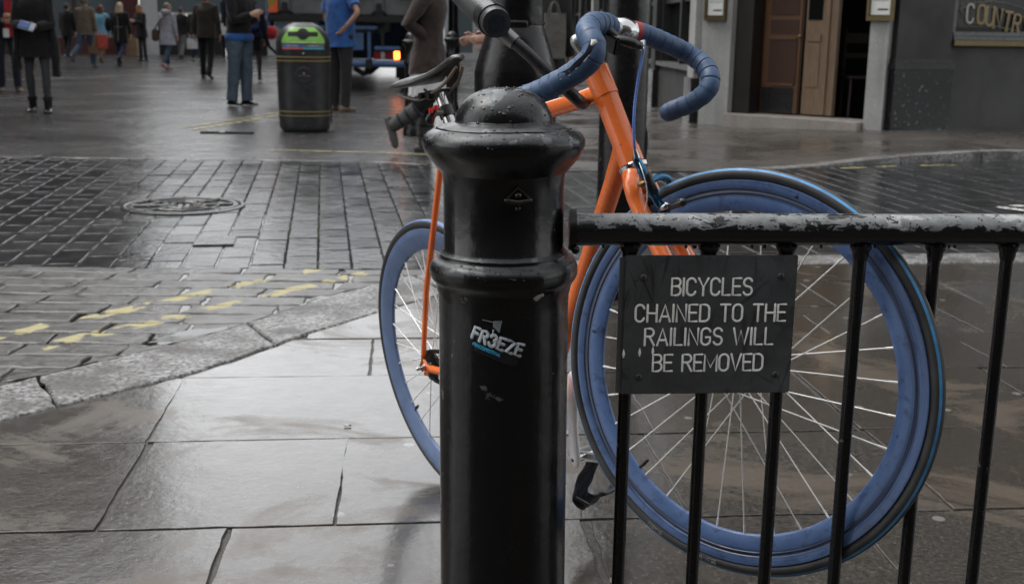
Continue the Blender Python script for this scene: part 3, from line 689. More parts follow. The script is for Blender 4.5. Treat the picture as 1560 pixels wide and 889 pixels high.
# ================================================================== LETTERING (single-stroke, height 1)
def glyphs():
    g = {}
    g['A'] = (.60, [[(0, 0), (.30, 1), (.60, 0)], [(.10, .30), (.50, .30)]])
    g['B'] = (.52, [[(.27, .54), (0, .54), (0, 1)] + arc(.29, .77, .21, .23, 90, -90)[0:] , [(0, .54), (0, 0)] + arc(.28, .27, .24, .27, -90, 90)])
    g['C'] = (.52, [arc(.26, .74, .25, .26, 12, 180)+arc(.26, .26, .25, .26, 180, 348)])
    g['D'] = (.54, [[(0, 0), (0, 1)]+arc(.25, .72, .28, .28, 90, 0)+arc(.25, .28, .28, .28, 0, -90)+[(0, 0)]])
    g['E'] = (.46, [[(.46, 1), (0, 1), (0, 0), (.46, 0)], [(0, .52), (.40, .52)]])
    g['F'] = (.46, [[(.46, 1), (0, 1), (0, 0)], [(0, .52), (.40, .52)]])
    g['G'] = (.54, [arc(.27, .74, .26, .26, 15, 180)+arc(.27, .26, .26, .26, 180, 360)+[(.53, .46), (.28, .46)]])
    g['H'] = (.54, [[(0, 0), (0, 1)], [(.54, 0), (.54, 1)], [(0, .5), (.54, .5)]])
    g['I'] = (.02, [[(0, 0), (0, 1)]])
    g['L'] = (.44, [[(0, 1), (0, 0), (.44, 0)]])
    g['M'] = (.72, [[(0, 0), (0, 1), (.36, .22), (.72, 1), (.72, 0)]])
    g['N'] = (.54, [[(0, 0), (0, 1), (.54, 0), (.54, 1)]])
    g['O'] = (.54, [arc(.27, .73, .27, .27, 0, 180)+arc(.27, .27, .27, .27, 180, 360)+[(.54, .73)]])
    g['R'] = (.54, [[(0, 0), (0, 1)]+arc(.28, .76, .23, .24, 90, -90)+[(0, .52)], [(.26, .52), (.54, 0)]])
    g['S'] = (.50, [arc(.25, .755, .24, .245, 20, 270)[0:]+arc(.25, .255, .25, .255, 90, -160)])
    g['T'] = (.54, [[(0, 1), (.54, 1)], [(.27, 1), (.27, 0)]])
    g['U'] = (.54, [[(0, 1)]+arc(.27, .27, .27, .27, 180, 360)+[(.54, 1)]])
    g['V'] = (.58, [[(0, 1), (.29, 0), (.58, 1)]])
    g['W'] = (.86, [[(0, 1), (.21, 0), (.43, .86), (.65, 0), (.86, 1)]])
    g['Y'] = (.56, [[(0, 1), (.28, .48), (.56, 1)], [(.28, .48), (.28, 0)]])
    g['Z'] = (.52, [[(0, 1), (.52, 1), (0, 0), (.52, 0)]])
    g['3'] = (.5, [arc(.24, .76, .24, .24, 160, -80)+arc(.24, .27, .26, .27, 80, -160)])
    g[' '] = (.30, [])
    return g
GL = glyphs()
def textw(s, gap=.24): return sum(GL[c][0]+gap for c in s)-gap
def letters(mb, s, place, h, wd, thick, gap=.24, n=8, mi=0):
    # place(x, y, lift) -> world point; x, y in metres from the text's left end
    x = 0
    for c in s:
        w_, st_ = GL[c]
        for k, pl in enumerate(st_):
            pts = [place((x+a)*h, b*h, .0003*(k+1)) for a, b in pl]
            nn = (place(0, 0, 1)-place(0, 0, 0)).normalized()
            mb.tube(pts, wd/2, n, 'round', mi, upv=nn, sq=(thick/(wd/2), 1))
        x += w_+gap
    return x
M_IRON = black_iron('black_gloss_ironwork', .55, 1.0, .16); M_IRON2 = black_iron('black_gloss_bars', .25, .4, .2)
# ================================================================== THE CAST IRON BOLLARD
YB = 1.66
def zb(y): return A(775, y, YB).z
xb = A(775, 380, YB).x; base = Vector((xb, YB, 0))
bol = thing('bollard', 'large black cast iron bollard with domed cap at the end of the railing', 'bollard', base)
bol.rotation_euler = (0, R_(-.55), 0)
sc_ = lambda px: px/1775.4*1.685/2
mb = MB()
prof = [(.128, 0), (.128, .05), (.112, .075), (.104, .10), (.0985, .13), (.0955, .16)]
z1 = zb(432); prof += [(.0945, z1-.03), (.0955, z1-.012), (.0975, z1-.006), (.0985, z1)]
zt = zb(409); rt = .0105
for a in range(-70, 100, 17): prof.append((.0965+.0115*math.cos(R_(a))**.8 if abs(a) < 90 else .0965, zt+.0165*math.sin(R_(a))))
prof += [(.094, zt+.019), (.0925, zt+.021), (.0925, zt+.0255), (.089, zt+.028), (.0865, zt+.032)]
zf = zb(268); prof += [(.0862, zf-.024), (.0862, zf-.0125), (.088, zf+.003), (.0895, zf+.006), (.0895, zf+.012), (.0885, zf+.0145)]
zw = zb(214); FD = zf; zf = zf-.0125
prof += [(.0900, zf+.0190), (.0925, zf+.0225), (.0972, zf+.0280), (.1028, zf+.0345), (.1083, zf+.0415), (.1125, zf+.0480), (.1150, zf+.0540), (.1160, zf+.0600), (.1156, zf+.0655), (.1130, zf+.0705), (.1085, zf+.0750), (.1025, zf+.0785), (.0972, zf+.0800), (.0962, zf+.0780), (.0946, zf+.0780), (.0940, zf+.0815), (.0900, zf+.0840), (.080, zf+.0865), (.0705, zf+.0885), (.0682, zf+.0920)]
mb.lathe(prof, 120, cap=False); mb.jitter(.0014, 11); mb.jitter(.0005, 55); mb.build('shaft', M_IRON, bol)
zd = zf+.0915; hd = zb(124)-.004-zd
mb = MB(); mb.lathe([(.0690*math.cos(R_(a))**.82 if a < 89 else .0001, zd-.004+hd*math.sin(R_(a))**1.0) for a in range(0, 91, 5)], 80, cap=False); mb.jitter(.0011, 17); mb.build('cap', M_IRON, bol)
# rain standing on the paint
M_DROP = simple('raindrop', (.012, .012, .013), .03, var=.05, rvar=.01)
def drops_lathe(pf, n, name, par, smin=.0007, smax=.0020):
    md = MB(); L_ = [math.dist(pf[i], pf[i+1])*max(.01, pf[i][0]) for i in range(len(pf)-1)]; tot = sum(L_)
    for _ in range(n):
        q = rnd.random()*tot; i = 0
        while q > L_[i]: q -= L_[i]; i += 1
        f = rnd.random(); r = pf[i][0]+(pf[i+1][0]-pf[i][0])*f; z = pf[i][1]+(pf[i+1][1]-pf[i][1])*f; a = rnd.random()*2*math.pi
        nr, nz = pf[i+1][1]-pf[i][1], -(pf[i+1][0]-pf[i][0]); l_ = math.hypot(nr, nz) or 1; N_ = Vector((nr/l_*math.cos(a), nr/l_*math.sin(a), nz/l_)); s_ = smin+(smax-smin)*rnd.random()**2.5
        Mq = N_.to_track_quat('Z', 'Y').to_matrix(); md.ball(Vector((r*math.cos(a), r*math.sin(a), z))+N_*.0004, (s_*rnd.uniform(.8, 1.5), s_, s_*.35), 8, 6, Mq)
    o = md.build(name, M_DROP, par); o['kind'] = 'stuff'; return o
dome_pf = [(.0690*math.cos(R_(a))**.82 if a < 89 else .0001, zd-.004+hd*math.sin(R_(a))) for a in range(0, 91, 5)]
drops_lathe(dome_pf, 150, 'raindrops', bol)
drops_lathe([(.1160, zf+.0600), (.1156, zf+.0655), (.1130, zf+.0705), (.1085, zf+.0750), (.1025, zf+.0785), (.0972, zf+.0800)], 170, 'raindrops', bol, .0006, .0015)
drops_lathe([(.1075, zt+.004), (.104, zt+.013), (.0985, zt+.0165)], 120, 'raindrops', bol)
# pyramid-shaped lug on the upper shaft
def on_shaft(x, y, r, off=0):
    # point on the shaft surface (radius r) seen at a photo column/row
    d = ray(x, y); o = Vector((0, 0, HC)); a = d.x**2+d.y**2; b = -2*(d.x*base.x+d.y*base.y); c = base.x**2+base.y**2-(r+off)**2
    t = (-b-math.sqrt(max(0, b*b-4*a*c)))/(2*a); return o+d*t
RU, RL = .0864, .0948
Bw = bol.matrix_basis.inverted() if False else (Matrix.Translation(base) @ Matrix.Rotation(R_(-.55), 4, 'Y')).inverted()
mb = MB(); c0 = on_shaft(789, 300, RU); nrm = Vector((c0.x-base.x, c0.y-base.y, 0)).normalized(); sd = Vector((-nrm.y, nrm.x, 0))
tri = [c0+Vector((0, 0, .013))+nrm*.001, c0+sd*.0165+Vector((0, 0, -.004))+nrm*.001, c0-sd*.0165+Vector((0, 0, -.004))+nrm*.001]
mb.tube([tri[1], tri[0], tri[2]], .0022, 8, 'round'); mb.tube([tri[1]+nrm*.0035, c0+nrm*.009+Vector((0, 0, -.007)), tri[2]+nrm*.0035], [.003, .0045, .003], 10, 'round'); mb.ball(c0+nrm*.002+Vector((0, 0, .002)), (.005, .005, .005)); mb.ball(c0+nrm*.001+Vector((0, 0, -.016)), .004)
mb.xf(Bw).build('lug', simple('oiled_iron', (.04, .036, .028), .25, .6), bol)
mb = MB(); 
for k in range(3): mb.ball(on_shaft(816+k*3.5, 454-k*2.4, RL, .0005), (.0048, .003, .004), 10, 8)
mb.jitter(.001, 200); mb.xf(Bw).build('chewing_gum', simple('old_gum', (.32, .29, .26), .6), bol)
# sticker: lettering wrapped on the shaft
def stick(px, py, ang, off=.0034):
    c = on_shaft(px, py, RL); a0 = math.atan2(c.y-base.y, c.x-base.x); ca, sa = math.cos(R_(ang)), math.sin(R_(ang))
    def place(x, y, lift):
        u, v = x*ca-y*sa, x*sa+y*ca; a = a0+u/RL; r = RL+off+lift*(.6 if lift < .5 else 1)
        return Vector((base.x+r*math.cos(a), base.y+r*math.sin(a), c.z+v))
    return place
M_STK = simple('sticker_grey', (.42, .47, .50), .4, var=.08); M_STB = simple('sticker_blue', (.03, .36, .58), .4); M_STD = simple('sticker_black', (.010, .010, .012), .3)
pl = stick(721, 512.5, -19); mb = MB(); letters(mb, 'FR3EZE', pl, .0165, .0052, .0007, .27); sk_ = mb.xf(Bw).build('sticker', [M_STK], bol); sk_['label'] = 'grey and blue lettered festival sticker'
pl2 = stick(722, 524, -19); mb = MB(); letters(mb, 'FREEZEFESTIVAL', pl2, .0042, .0012, .0005, .26, 6); mb.xf(Bw).build('lettering', M_STB, sk_)
mb = MB(); pq = stick(722, 527, -19, .0026); N = 10
bk_ = [(-.004+.070*i/N, -.0045) for i in range(N+1)]+[(.066-.070*i/N, .024) for i in range(N+1)]
mb.add([pq(x, y, 0) for x, y in bk_], [(i, i+1, 2*N-i, 2*N+1-i) for i in range(N)], True); mb.xf(Bw).build('backing', M_STD, sk_)
mb = MB(); pp = stick(752, 492, -17, .0030)
for k in range(7): mb.tube([pp(.0016*k, .004+.0006*k, 0), pp(.0016*k+.0016, -.0045-.0008*k, 0)], .0004, 5)
mb.tube([pp(.001, .002, 0), pp(-.016, -.0005, 0)], .00025, 5); mb.tube([pp(.003, -.008, 0), pp(.0045, -.019, 0)], .0010, 6); mb.xf(Bw).build('comb_mark', M_STK, sk_)

# ================================================================== RAILING
RS = .085                                   # the rail runs slightly away to the right
def rail_y(x): return 1.642+RS*(x-.08)
zr = A(1200, 349.5, rail_y(.40)).z
rail = thing('railing', 'black railing with a peeling grey top rail and round iron bars', 'railing', (.09, rail_y(.09), 0))
ro = rail.location
def m_peel():
    t = NT('peeling_rail_paint'); p = t.objc(); sx = t.n('ShaderNodeSeparateXYZ'); t.l(t.geo().outputs['Normal'], sx.inputs[0])
    st = t.mapp(p, (.55, 1, 1)); n1 = t.noise(64, 7, .66, st, .5); n2 = t.noise(16, 5, .65, st)
    n3 = t.noise(7, 4, .6, st)
    e = t.math('ADD', sx.outputs[2], t.math('ADD', t.math('MULTIPLY_ADD', n1, 2.6, -1.3), t.math('MULTIPLY_ADD', n2, 1.6, -.8)))
    m1 = t.ramp(e, [(.10, 0), (.13, 1)])
    isl = t.ramp(t.math('ADD', t.math('MULTIPLY', n1, .75), t.math('MULTIPLY', n3, .5)), [(.69, 1), (.70, 0)]); m1 = t.math('MULTIPLY', m1, isl)
    m2 = t.ramp(t.math('ADD', n2, t.math('MULTIPLY', n1, .5)), [(.80, 0), (.83, 1)])
    top = t.ramp(sx.outputs[2], [(-.05, 0), (.15, 1)])
    m1 = t.math('MULTIPLY', m1, top)
    grey = t.ramp(t.noise(60, 5, .6, p), [(.3, (.13, .137, .14)), (.7, (.22, .23, .23))])
    grey = t.mix(t.math('MULTIPLY', m2, m1), grey, (.34, .35, .35)); fl = t.ramp(t.noise(75, 3, .6, p), [(.66, 0), (.68, 1)])
    grey = t.mix(fl, grey, (.03, .03, .032))
    t.set('Base Color', t.mix(m1, (.009, .009, .010), grey)); t.set('Roughness', t.mix(m1, .16, .36))
    b = t.bump(m1, -.45, .0012); t.set('Normal', t.bump(t.noise(70, 4, .6, p), .25, .003, b)); return t.done()
M_PEEL = m_peel()
xs0, xs1 = .085, 2.6
mb = MB(); n = 60; mb.tube([Vector((xs0+(xs1-xs0)*i/n, rail_y(xs0+(xs1-xs0)*i/n), zr))-ro for i in range(n+1)], .0232, 32); mb.jitter(.0006, 30); mb.build('top_rail', M_PEEL, rail)
md = MB()
for _ in range(260):
    x_ = rnd.uniform(.1, 1.1); a_ = rnd.uniform(-70, 60); N_ = Vector((0, math.sin(R_(a_)), math.cos(R_(a_)))); s_ = .0005+.0010*rnd.random()**2.5; md.ball(Vector((x_, rail_y(x_), zr))+N_*.0234-ro, (s_*1.2, s_, s_*.5), 8, 6, N_.to_track_quat('Z', 'Y').to_matrix())
for _ in range(26):
    x_ = rnd.uniform(.1, 1.3); md.ball(Vector((x_, rail_y(x_)-.002, zr-.0245))-ro, (.0024, .0024, .0034), 8, 6)
md.build('raindrops', M_DROP, rail)['kind'] = 'stuff'
def xs_of(px, py): 
    d = ray(px, py); t = (1.642-RS*.08)/(d.y-RS*d.x); return d.x*t
bx = [xs_of(px, 385) for px in (960, 1080, 1197.5, 1310.5, 1424.5, 1535)]
dx_ = (bx[-1]-bx[0])/5
while bx[-1] < 2.5: bx.append(bx[-1]+dx_)
for x in bx:
    mb = MB(); q = Vector((x, rail_y(x), 0)); mb.tube([q+Vector((0, 0, .0))-ro, q+Vector((0, 0, zr-.018))-ro], .0098, 20); mb.jitter(.0005, 40); b_ = mb.build('bar', M_IRON2, rail)
    MB().lathe([(.016, zr-.024), (.0155, zr-.028), (.0125, zr-.033), (.0115, zr-.040), (.0102, zr-.045)], 20, tuple(q-ro)).build('collar', M_IRON2, b_)
    MB().lathe([(.0102, .05), (.013, .04), (.013, .012), (.016, .0), (.016, -.02)], 20, tuple(q-ro)).build('foot', M_IRON2, b_)
mb = MB(); q = Vector((.086, rail_y(.086), zr)); mb.tube([q-ro+Vector((-.006, 0, 0)), q-ro+Vector((.004, 0, 0))], .030, 24); mb.ball(q-ro+Vector((.003, -.02, -.026)), .006); mb.build('flange', M_IRON2, rail)
q2 = Vector((xs1, rail_y(xs1), 0)); MB().lathe([(.045, 0), (.03, .06), (.028, zr+.02), (.02, zr+.05), (.0, zr+.06)], 24, tuple(q2-ro)).build('end_post', M_IRON2, rail)

# ================================================================== THE SIGN
ue = Vector((1, RS, 0)).normalized(); ne = Vector((ue.y, -ue.x, 0)); 
xc = xs_of(1082, 494); pc = Vector((xc, rail_y(xc), 0))+ne*.0125
def pt(px, py):
    # photo point on the plate's front plane -> (along, z)
    d = ray(px, py); t = (pc+ne*.0075-Vector((0, 0, 0))).dot(ne)/d.dot(ne) if False else ((pc+ne*.0075).dot(ne))/(d.dot(ne)); w_ = Vector((d.x*t, d.y*t, HC+d.z*t)); return (w_-pc).dot(ue), w_.z
cs = [pt(952, 389), pt(1215.5, 389.5), pt(1203, 598), pt(947, 600)]
w2 = (cs[1][0]-cs[0][0]+cs[2][0]-cs[3][0])/4; zt_, zb_ = (cs[0][1]+cs[1][1])/2, (cs[2][1]+cs[3][1])/2
s0 = (cs[0][0]+cs[1][0]+cs[2][0]+cs[3][0])/4
sg = thing('warning_sign', 'square black metal sign with white routed lettering bolted to the railing bars', 'sign', tuple(pc+ue*s0+Vector((0, 0, zb_))), rz=math.atan2(ue.y, ue.x))
# local: x along, -y out of the plate, z up
hgt = zt_-zb_
def m_plate():
    t = NT('scratched_black_plate'); p = t.objc(); n1 = t.noise(14, 6, .62, p); 
    scr = None
    for (rot, sc, th) in ((.7, (8, 1, 130), .625), (-.5, (6, 1, 110), .63), (1.35, (5, 1, 90), .60), (-1.15, (7, 1, 120), .62), (1.65, (6, 1, 60), .60)):
        m_ = t.mapp(t.mapp(p, (1, 1, 1), (0, rot, 0)), sc); q = t.ramp(t.noise(1.3, 3, .5, m_, .3), [(th, 0), (th+.03, 1)]); scr = q if scr is None else t.math('MAXIMUM', scr, q)
    c = t.ramp(n1, [(.3, (.038, .041, .044)), (.7, (.085, .090, .095))]); c = t.mix(t.math('MULTIPLY', scr, t.ramp(t.noise(9, 3, .5, p), [(.40, .05), (.62, .75)])), c, (.014, .014, .015))
    edge = t.ramp(t.noise(45, 4, .6, p), [(.66, 0), (.69, 1)]); c = t.mix(t.math('MULTIPLY', edge, .5), c, (.012, .012, .012))
    t.set('Base Color', c); t.set('Roughness', t.ramp(n1, [(.3, .28), (.7, .46)])); b = t.bump(scr, -.12, .0006); t.set('Normal', t.bump(t.noise(30, 4, .6, p), .2, .002, b)); return t.done()
MB().box((0, -.0045, hgt/2), (2*w2, .006, hgt), bev=.0012).build('plate', m_plate(), sg)
MB().box((-.0065, .0040, hgt/2-.002), (2*w2, .004, hgt-.004), bev=.001).build('back_plate', simple('zinc_plate', (.16, .165, .17), .4, .5), sg)
M_WL = simple('white_letter_fill', (.93, .92, .88), .55, var=.12, nscale=120)
def line_at(txt, L_, R__):
    (x0, zA), (x1, zB) = pt(*L_), pt(*R__); return x0-s0, (zA+zB)/2-zb_, x1-s0
for txt, L_, R__ in (('BICYCLES', (1023, 450.5), (1145, 448.5)), ('CHAINED TO THE', (967.5, 491), (1196, 487.5)), ('RAILINGS WILL', (982, 526.5), (1176.5, 523.5)), ('BE REMOVED', (994, 566), (1161, 563))):
    x0, z0, x1 = line_at(txt, L_, R__); h = .0248; gap = .24
    for _ in range(3):
        wn_ = textw(txt, gap)*h; gap += ((x1-x0)-wn_)/h/(len(txt)-1)
    mb = MB(); letters(mb, txt, lambda x, y, l: Vector((x0+x, -.0072-l, z0+y)), h, .0033, .0007, gap); mb.build('lettering', M_WL, sg)
mb = MB()
for px, py in ((950, 538), (974.5, 536), (994.5, 534)):
    x_, z_ = pt(px, py); mb.tube([(x_-s0, -.0074, z_-zb_+.0065), (x_-s0, -.0076, z_-zb_-.001), (x_-s0, -.0074, z_-zb_-.006)], [.0004, .0022, .0009], 8, 'round', sq=(.3, 1), upv=(0, -1, 0))
mb.build('paint_chip', M_WL, sg)
for px, py in ((980, 422.5), (1189.5, 420.5), (972.5, 574), (1181, 570)):
    x_, z_ = pt(px, py); mb = MB(); Mr = Matrix.Rotation(R_(90), 3, 'X'); mb.lathe([(.0052, 0), (.0050, .0012), (.0040, .0022), (0, .0028)], 20, (x_-s0, -.0076, z_-zb_), Mr); scw = mb.build('screw', simple('dull_screw', (.085, .087, .09), .45, .7), sg)
    MB().box((x_-s0, -.0103, z_-zb_), (.0010, .0008, .0075), Matrix.Rotation(R_(8), 3, 'Y')).build('slot', M_STD, scw)
# ================================================================== THE BICYCLE
BX = Vector((.51895, -.82620, .21928)); BY = Vector((.82862, .54923, .10833)); BZ = Vector((-.20994, .12548, .96963)); BO = Vector((-.0770, 2.59284, .01021))
# its front wheel is held off the ground against the railing, so the whole bicycle is pitched up and leans a little
BM = Matrix(((BX.x, BY.x, BZ.x, BO.x), (BX.y, BY.y, BZ.y, BO.y), (BX.z, BY.z, BZ.z, BO.z), (0, 0, 0, 1)))
bike = thing('bicycle', 'orange fixed gear bicycle with blue deep rims chained behind the railing', 'bicycle', mat=BM)
BI = BM.inverted()
def B(x, y, Y): return BI @ A(x, y, Y)              # photo point at a real depth -> bicycle coordinates
RW = .3365
def m_orange():
    t = NT('orange_enamel'); p = t.objc(); n1 = t.noise(30, 5, .6, p)
    c = t.ramp(t.noise(8, 4, .6, p), [(.3, (.76, .148, .022)), (.7, (.84, .175, .028))]); chip = t.ramp(t.noise(55, 5, .65, p), [(.70, 0), (.715, 1)]); dirt = t.ramp(t.noise(12, 5, .65, p), [(.55, 0), (.8, .35)])
    c = t.mix(dirt, c, (.16, .05, .015)); c = t.mix(chip, c, (.06, .03, .02)); t.set('Base Color', c); t.set('Roughness', t.ramp(n1, [(.3, .22), (.7, .36)])); t.set('Coat Weight', .6); t.set('Coat Roughness', .08)
    dv = t.n('ShaderNodeTexVoronoi'); t.l(p, dv.inputs['Vector']); dv.inputs['Scale'].default_value = 170; t.set('Normal', t.bump(t.ramp(dv.outputs[0], [(.10, 1), (.22, 0)]), .25, .001)); return t.done()
def m_rim():
    t = NT('blue_rim_scuffed'); p = t.objc(); sx = t.n('ShaderNodeSeparateXYZ'); t.l(p, sx.inputs[0])
    r = t.math('SQRT', t.math('ADD', t.math('POWER', sx.outputs[0], 2), t.math('POWER', sx.outputs[2], 2)))
    cv = t.n('ShaderNodeCombineXYZ'); t.l(t.math('MULTIPLY', r, 300), cv.inputs[0]); an = t.math('ARCTAN2', sx.outputs[2], sx.outputs[0]); t.l(t.math('MULTIPLY', an, .8), cv.inputs[1])
    rub = t.ramp(t.noise(1.7, 5, .65, cv.outputs[0], .3), [(.42, 0), (.52, .95)]); zone = t.ramp(r, [(.290, 0), (.2925, 1), (.302, 1), (.304, .35)])
    gs = t.noise(22, 6, .65, p); sp = t.ramp(t.noise(48, 6, .7, p), [(.52, 0), (.66, 1)])
    c = t.ramp(gs, [(.3, (.066, .125, .285)), (.7, (.10, .170, .345))]); c = t.mix(t.math('MULTIPLY', rub, zone), c, (.022, .026, .036)); c = t.mix(t.math('MULTIPLY', sp, .7), c, (.028, .042, .085))
    dk = t.ramp(t.math('ADD', r, t.math('MULTIPLY', t.noise(9, 3, .5, p), .001)), [(.2945, 0), (.2955, .7), (.2968, .7), (.2978, 0)]); c = t.mix(dk, c, (.02, .03, .07))
    ch = t.ramp(t.noise(34, 5, .6, t.mapp(p, (1, 1, 1), (0, 0, 0), (3, 1, 8))), [(.70, 0), (.708, 1)]); c = t.mix(ch, c, (.012, .012, .014))
    t.set('Base Color', c); t.set('Roughness', t.ramp(gs, [(.3, .30), (.7, .5)])); t.set('Coat Weight', .15); t.set('Normal', t.bump(gs, .12, .002)); return t.done()
def m_tyre():
    t = NT('tyre_rubber'); p = t.objc(); f = t.noise(90, 4, .6, p); t.set('Base Color', t.ramp(t.noise(14, 5, .6, p), [(.3, (.016, .016, .017)), (.7, (.042, .041, .040))])); t.set('Roughness', .5); t.set('Normal', t.bump(f, .3, .001)); return t.done()
M_OR = m_orange(); M_RIM = m_rim(); M_RIMR = simple('rear_rim_blue_grey', (.12, .18, .32), .42, 0, .15, 24); M_TY = m_tyre(); M_TRB = simple('tread_blue_rubber', (.05, .22, .45), .5, var=.3, nscale=40)
M_TRC = simple('tread_blue_rubber_pale', (.09, .155, .34), .5, var=.2, nscale=40)
M_CHR = simple('polished_alloy', (.52, .52, .52), .18, 1.0, .15, 30, rvar=.06); M_ALU = simple('dull_alloy', (.48, .48, .49), .36, .85, .2, 25); M_SPK = simple('spoke_steel', (.80, .80, .78), .42, .25, .05); M_BLK = simple('black_plastic', (.012, .012, .013), .3, 0, .3, 30, .15, 60); M_BLK2 = simple('oily_black_steel', (.02, .019, .018), .35, .5)
M_WHT2 = simple('white_crank_paint', (.80, .80, .80), .35, 0, .12, 18); M_NAVY = fabric('navy_webbing', (.016, .018, .026), 500); M_RED = simple('red_tape', (.36, .028, .035), .5); M_ANO = simple('blue_anodised', (.03, .115, .21), .2, .9, .2, 40, rvar=.08); M_CAB = simple('blue_cable_housing', (.06, .14, .42), .3)
V3 = Vector
bb = V3((.406, 0, RW-.055)); axd = V3((-.284, 0, .959)); AX0 = V3((.937, 0, RW-.0128)); perp = V3((.959, 0, .284))
ht0, ht1 = AX0+axd*.395, AX0+axd*.578; sttop = bb+axd*.585; sjoin = bb+axd*.572
# frame
mb = MB(); ttj = AX0+axd*.532; dtj = AX0+axd*.43
mb.tube([sjoin, ttj], .0158, 20); mb.tube([bb, dtj], .0175, 20); mb.tube([bb, sttop], .0158, 20); mb.tube([bb-V3((0, .035, 0)), bb+V3((0, .035, 0))], .021, 20)
mb.tube([ht0, ht1], .0212, 28)
frm = mb.build('frame', M_OR, bike)
for pth_, rr_ in (([ttj-(ttj-sjoin).normalized()*.065, ttj], [.0162, .0185]), ([dtj-(dtj-bb).normalized()*.07, dtj], [.0180, .0205]), ([ht0, ht0+axd*.030], .0226), ([ht1-axd*.055+perp*.002, ht1-axd*.03, ht1], [.0214, .0226, .0226])): MB().tube(pth_, rr_, 28).build('lug', M_OR, frm)
for sgn in (-1, 1):
    axl = V3((0, sgn*.062, RW)); drp = axl+V3((.012, 0, .008))
    MB().tube([axl+V3((.004, 0, .028)), V3((.050, sgn*.043, RW+.18)), sttop+V3((-.014, sgn*.020, -.012))], [.0062, .0068, .0075], 14).build('seat_stay', M_OR, frm)
    MB().tube([axl+V3((.030, 0, -.004)), V3((.2, sgn*.045, RW-.028)), bb+V3((-.02, sgn*.026, 0))], [.0088, .0105, .0115], 14).build('chain_stay', M_OR, frm)
    mb = MB(); mb.tube([axl+V3((.004, 0, .032)), axl+V3((-.002, 0, .016)), axl+V3((-.016, 0, .006))], .0058, 10, 'round', sq=(1, .5), upv=(0, 1, 0)); mb.tube([axl+V3((-.002, 0, .016)), axl+V3((.014, 0, -.001)), axl+V3((.034, 0, -.003))], .0075, 10, 'round', upv=(0, 1, 0), sq=(.5, 1)); mb.tube([axl+V3((.014, 0, -.001)), axl+V3((.006, 0, -.016)), axl+V3((-.006, 0, -.016))], .0055, 10, 'round', upv=(0, 1, 0), sq=(.6, 1)); mb.build('dropout', M_OR, frm)
    mb = MB(); mb.tube([axl+V3((0, -sgn*.002, 0)), axl+V3((0, sgn*.010, 0))], .0088, 6); mb.tube([axl+V3((0, sgn*.009, 0)), axl+V3((0, sgn*.02, 0))], .0042, 12, 'round'); mb.build('axle_nut', M_CHR, frm)
MB().tube([V3((.075, -.036, RW+.245)), V3((.075, .036, RW+.245))], .006, 12).build('stay_bridge', M_OR, frm)
MB().tube([ht0-axd*.012, ht0-axd*.009, ht0-axd*.002, ht0+axd*.001], [.0205, .0255, .0262, .0235], 28).build('headset_cup', M_CHR, frm)
MB().tube([ht1-axd*.001, ht1+axd*.006, ht1+axd*.010, ht1+axd*.016, ht1+axd*.02], [.0205, .0210, .0188, .0180, .0150], 28).build('headset_cup', M_BLK2, frm)
# seat post, light clamp and saddle
sp1 = bb+axd*.675
psq = MB().tube([sttop-axd*.03, sp1-axd*.045, sp1-axd*.02, sp1], [.0136, .0136, .0122, .0118], 20, 'flat').build('seat_post', M_CHR, bike)
MB().tube([sttop-axd*.012, sttop+axd*.012], .0178, 20).build('seat_collar', M_BLK2, psq)
lt = MB(); lt.tube([bb+axd*.622, bb+axd*.645], .0172, 20); lt.tube([bb+axd*.634, B(662, 170, 2.465), B(655, 183, 2.46)], .010, 10, 'round', sq=(1, .6)); lo_ = lt.build('light_clamp', M_BLK, bike)
[MB().box(B(x_, y_, 2.455), (.009, .009, .011), bev=.002).build('red_lens', simple('red_plastic', (.55, .02, .02), .25), lo_) for x_, y_ in ((664.5, 164), (656.5, 168.5))]
SC = bb+axd*.712; dn = R_(-4.5); sxd = V3((math.cos(dn), 0, -math.sin(dn))); szd = V3((math.sin(dn), 0, math.cos(dn)))
rings = []
for t_, wv, hz, zz in ((-.135, .020, .004, .006), (-.130, .050, .013, .007), (-.105, .066, .019, .006), (-.075, .066, .020, .002), (-.04, .050, .020, -.004), (0, .032, .019, -.006), (.04, .023, .018, -.005), (.08, .019, .017, -.001), (.115, .0175, .016, .002), (.135, .014, .012, .001), (.143, .006, .005, -.002)):
    r = []
    for k in range(24):
        a = 2*math.pi*k/24; yy = wv*math.cos(a); z_ = math.sin(a); z_ = hz*(z_ if z_ > 0 else z_*.85) - (abs(yy)/.07)**2*.010
        r.append(SC+sxd*(t_*.90)+V3((0, yy*.92, 0))+szd*(z_*.62+zz+.012))
    rings.append(r)
sad = MB().loft(rings).build('saddle', simple('worn_black_leather', (.010, .010, .011), .36, 0, .4, 14, .3, 50), bike)
for sgn in (-1, 1): MB().tube(smoothpath([SC+sxd*.115+V3((0, sgn*.008, 0))+szd*-.004, SC+sxd*.07+V3((0, sgn*.016, 0))+szd*-.024, SC+sxd*.02+V3((0, sgn*.021, 0))+szd*-.031, SC+sxd*-.05+V3((0, sgn*.021, 0))+szd*-.030, SC+sxd*-.09+V3((0, sgn*.030, 0))+szd*-.014, SC+sxd*-.115+V3((0, sgn*.034, 0))+szd*.002], 5), .0035, 10).build('rail', simple('dull_rail', (.16, .14, .11), .4, .7), sad)
mb = MB(); mb.tube([SC+V3((0, -.028, 0))+szd*-.033, SC+V3((0, .028, 0))+szd*-.033], .010, 16); mb.box(SC+szd*-.033, (.036, .046, .016), bev=.003); mb.tube([SC+V3((-.016, -.020, -.03)), SC+V3((-.016, -.036, -.03))], .007, 8); mb.build('clamp', M_BLK2, sad)
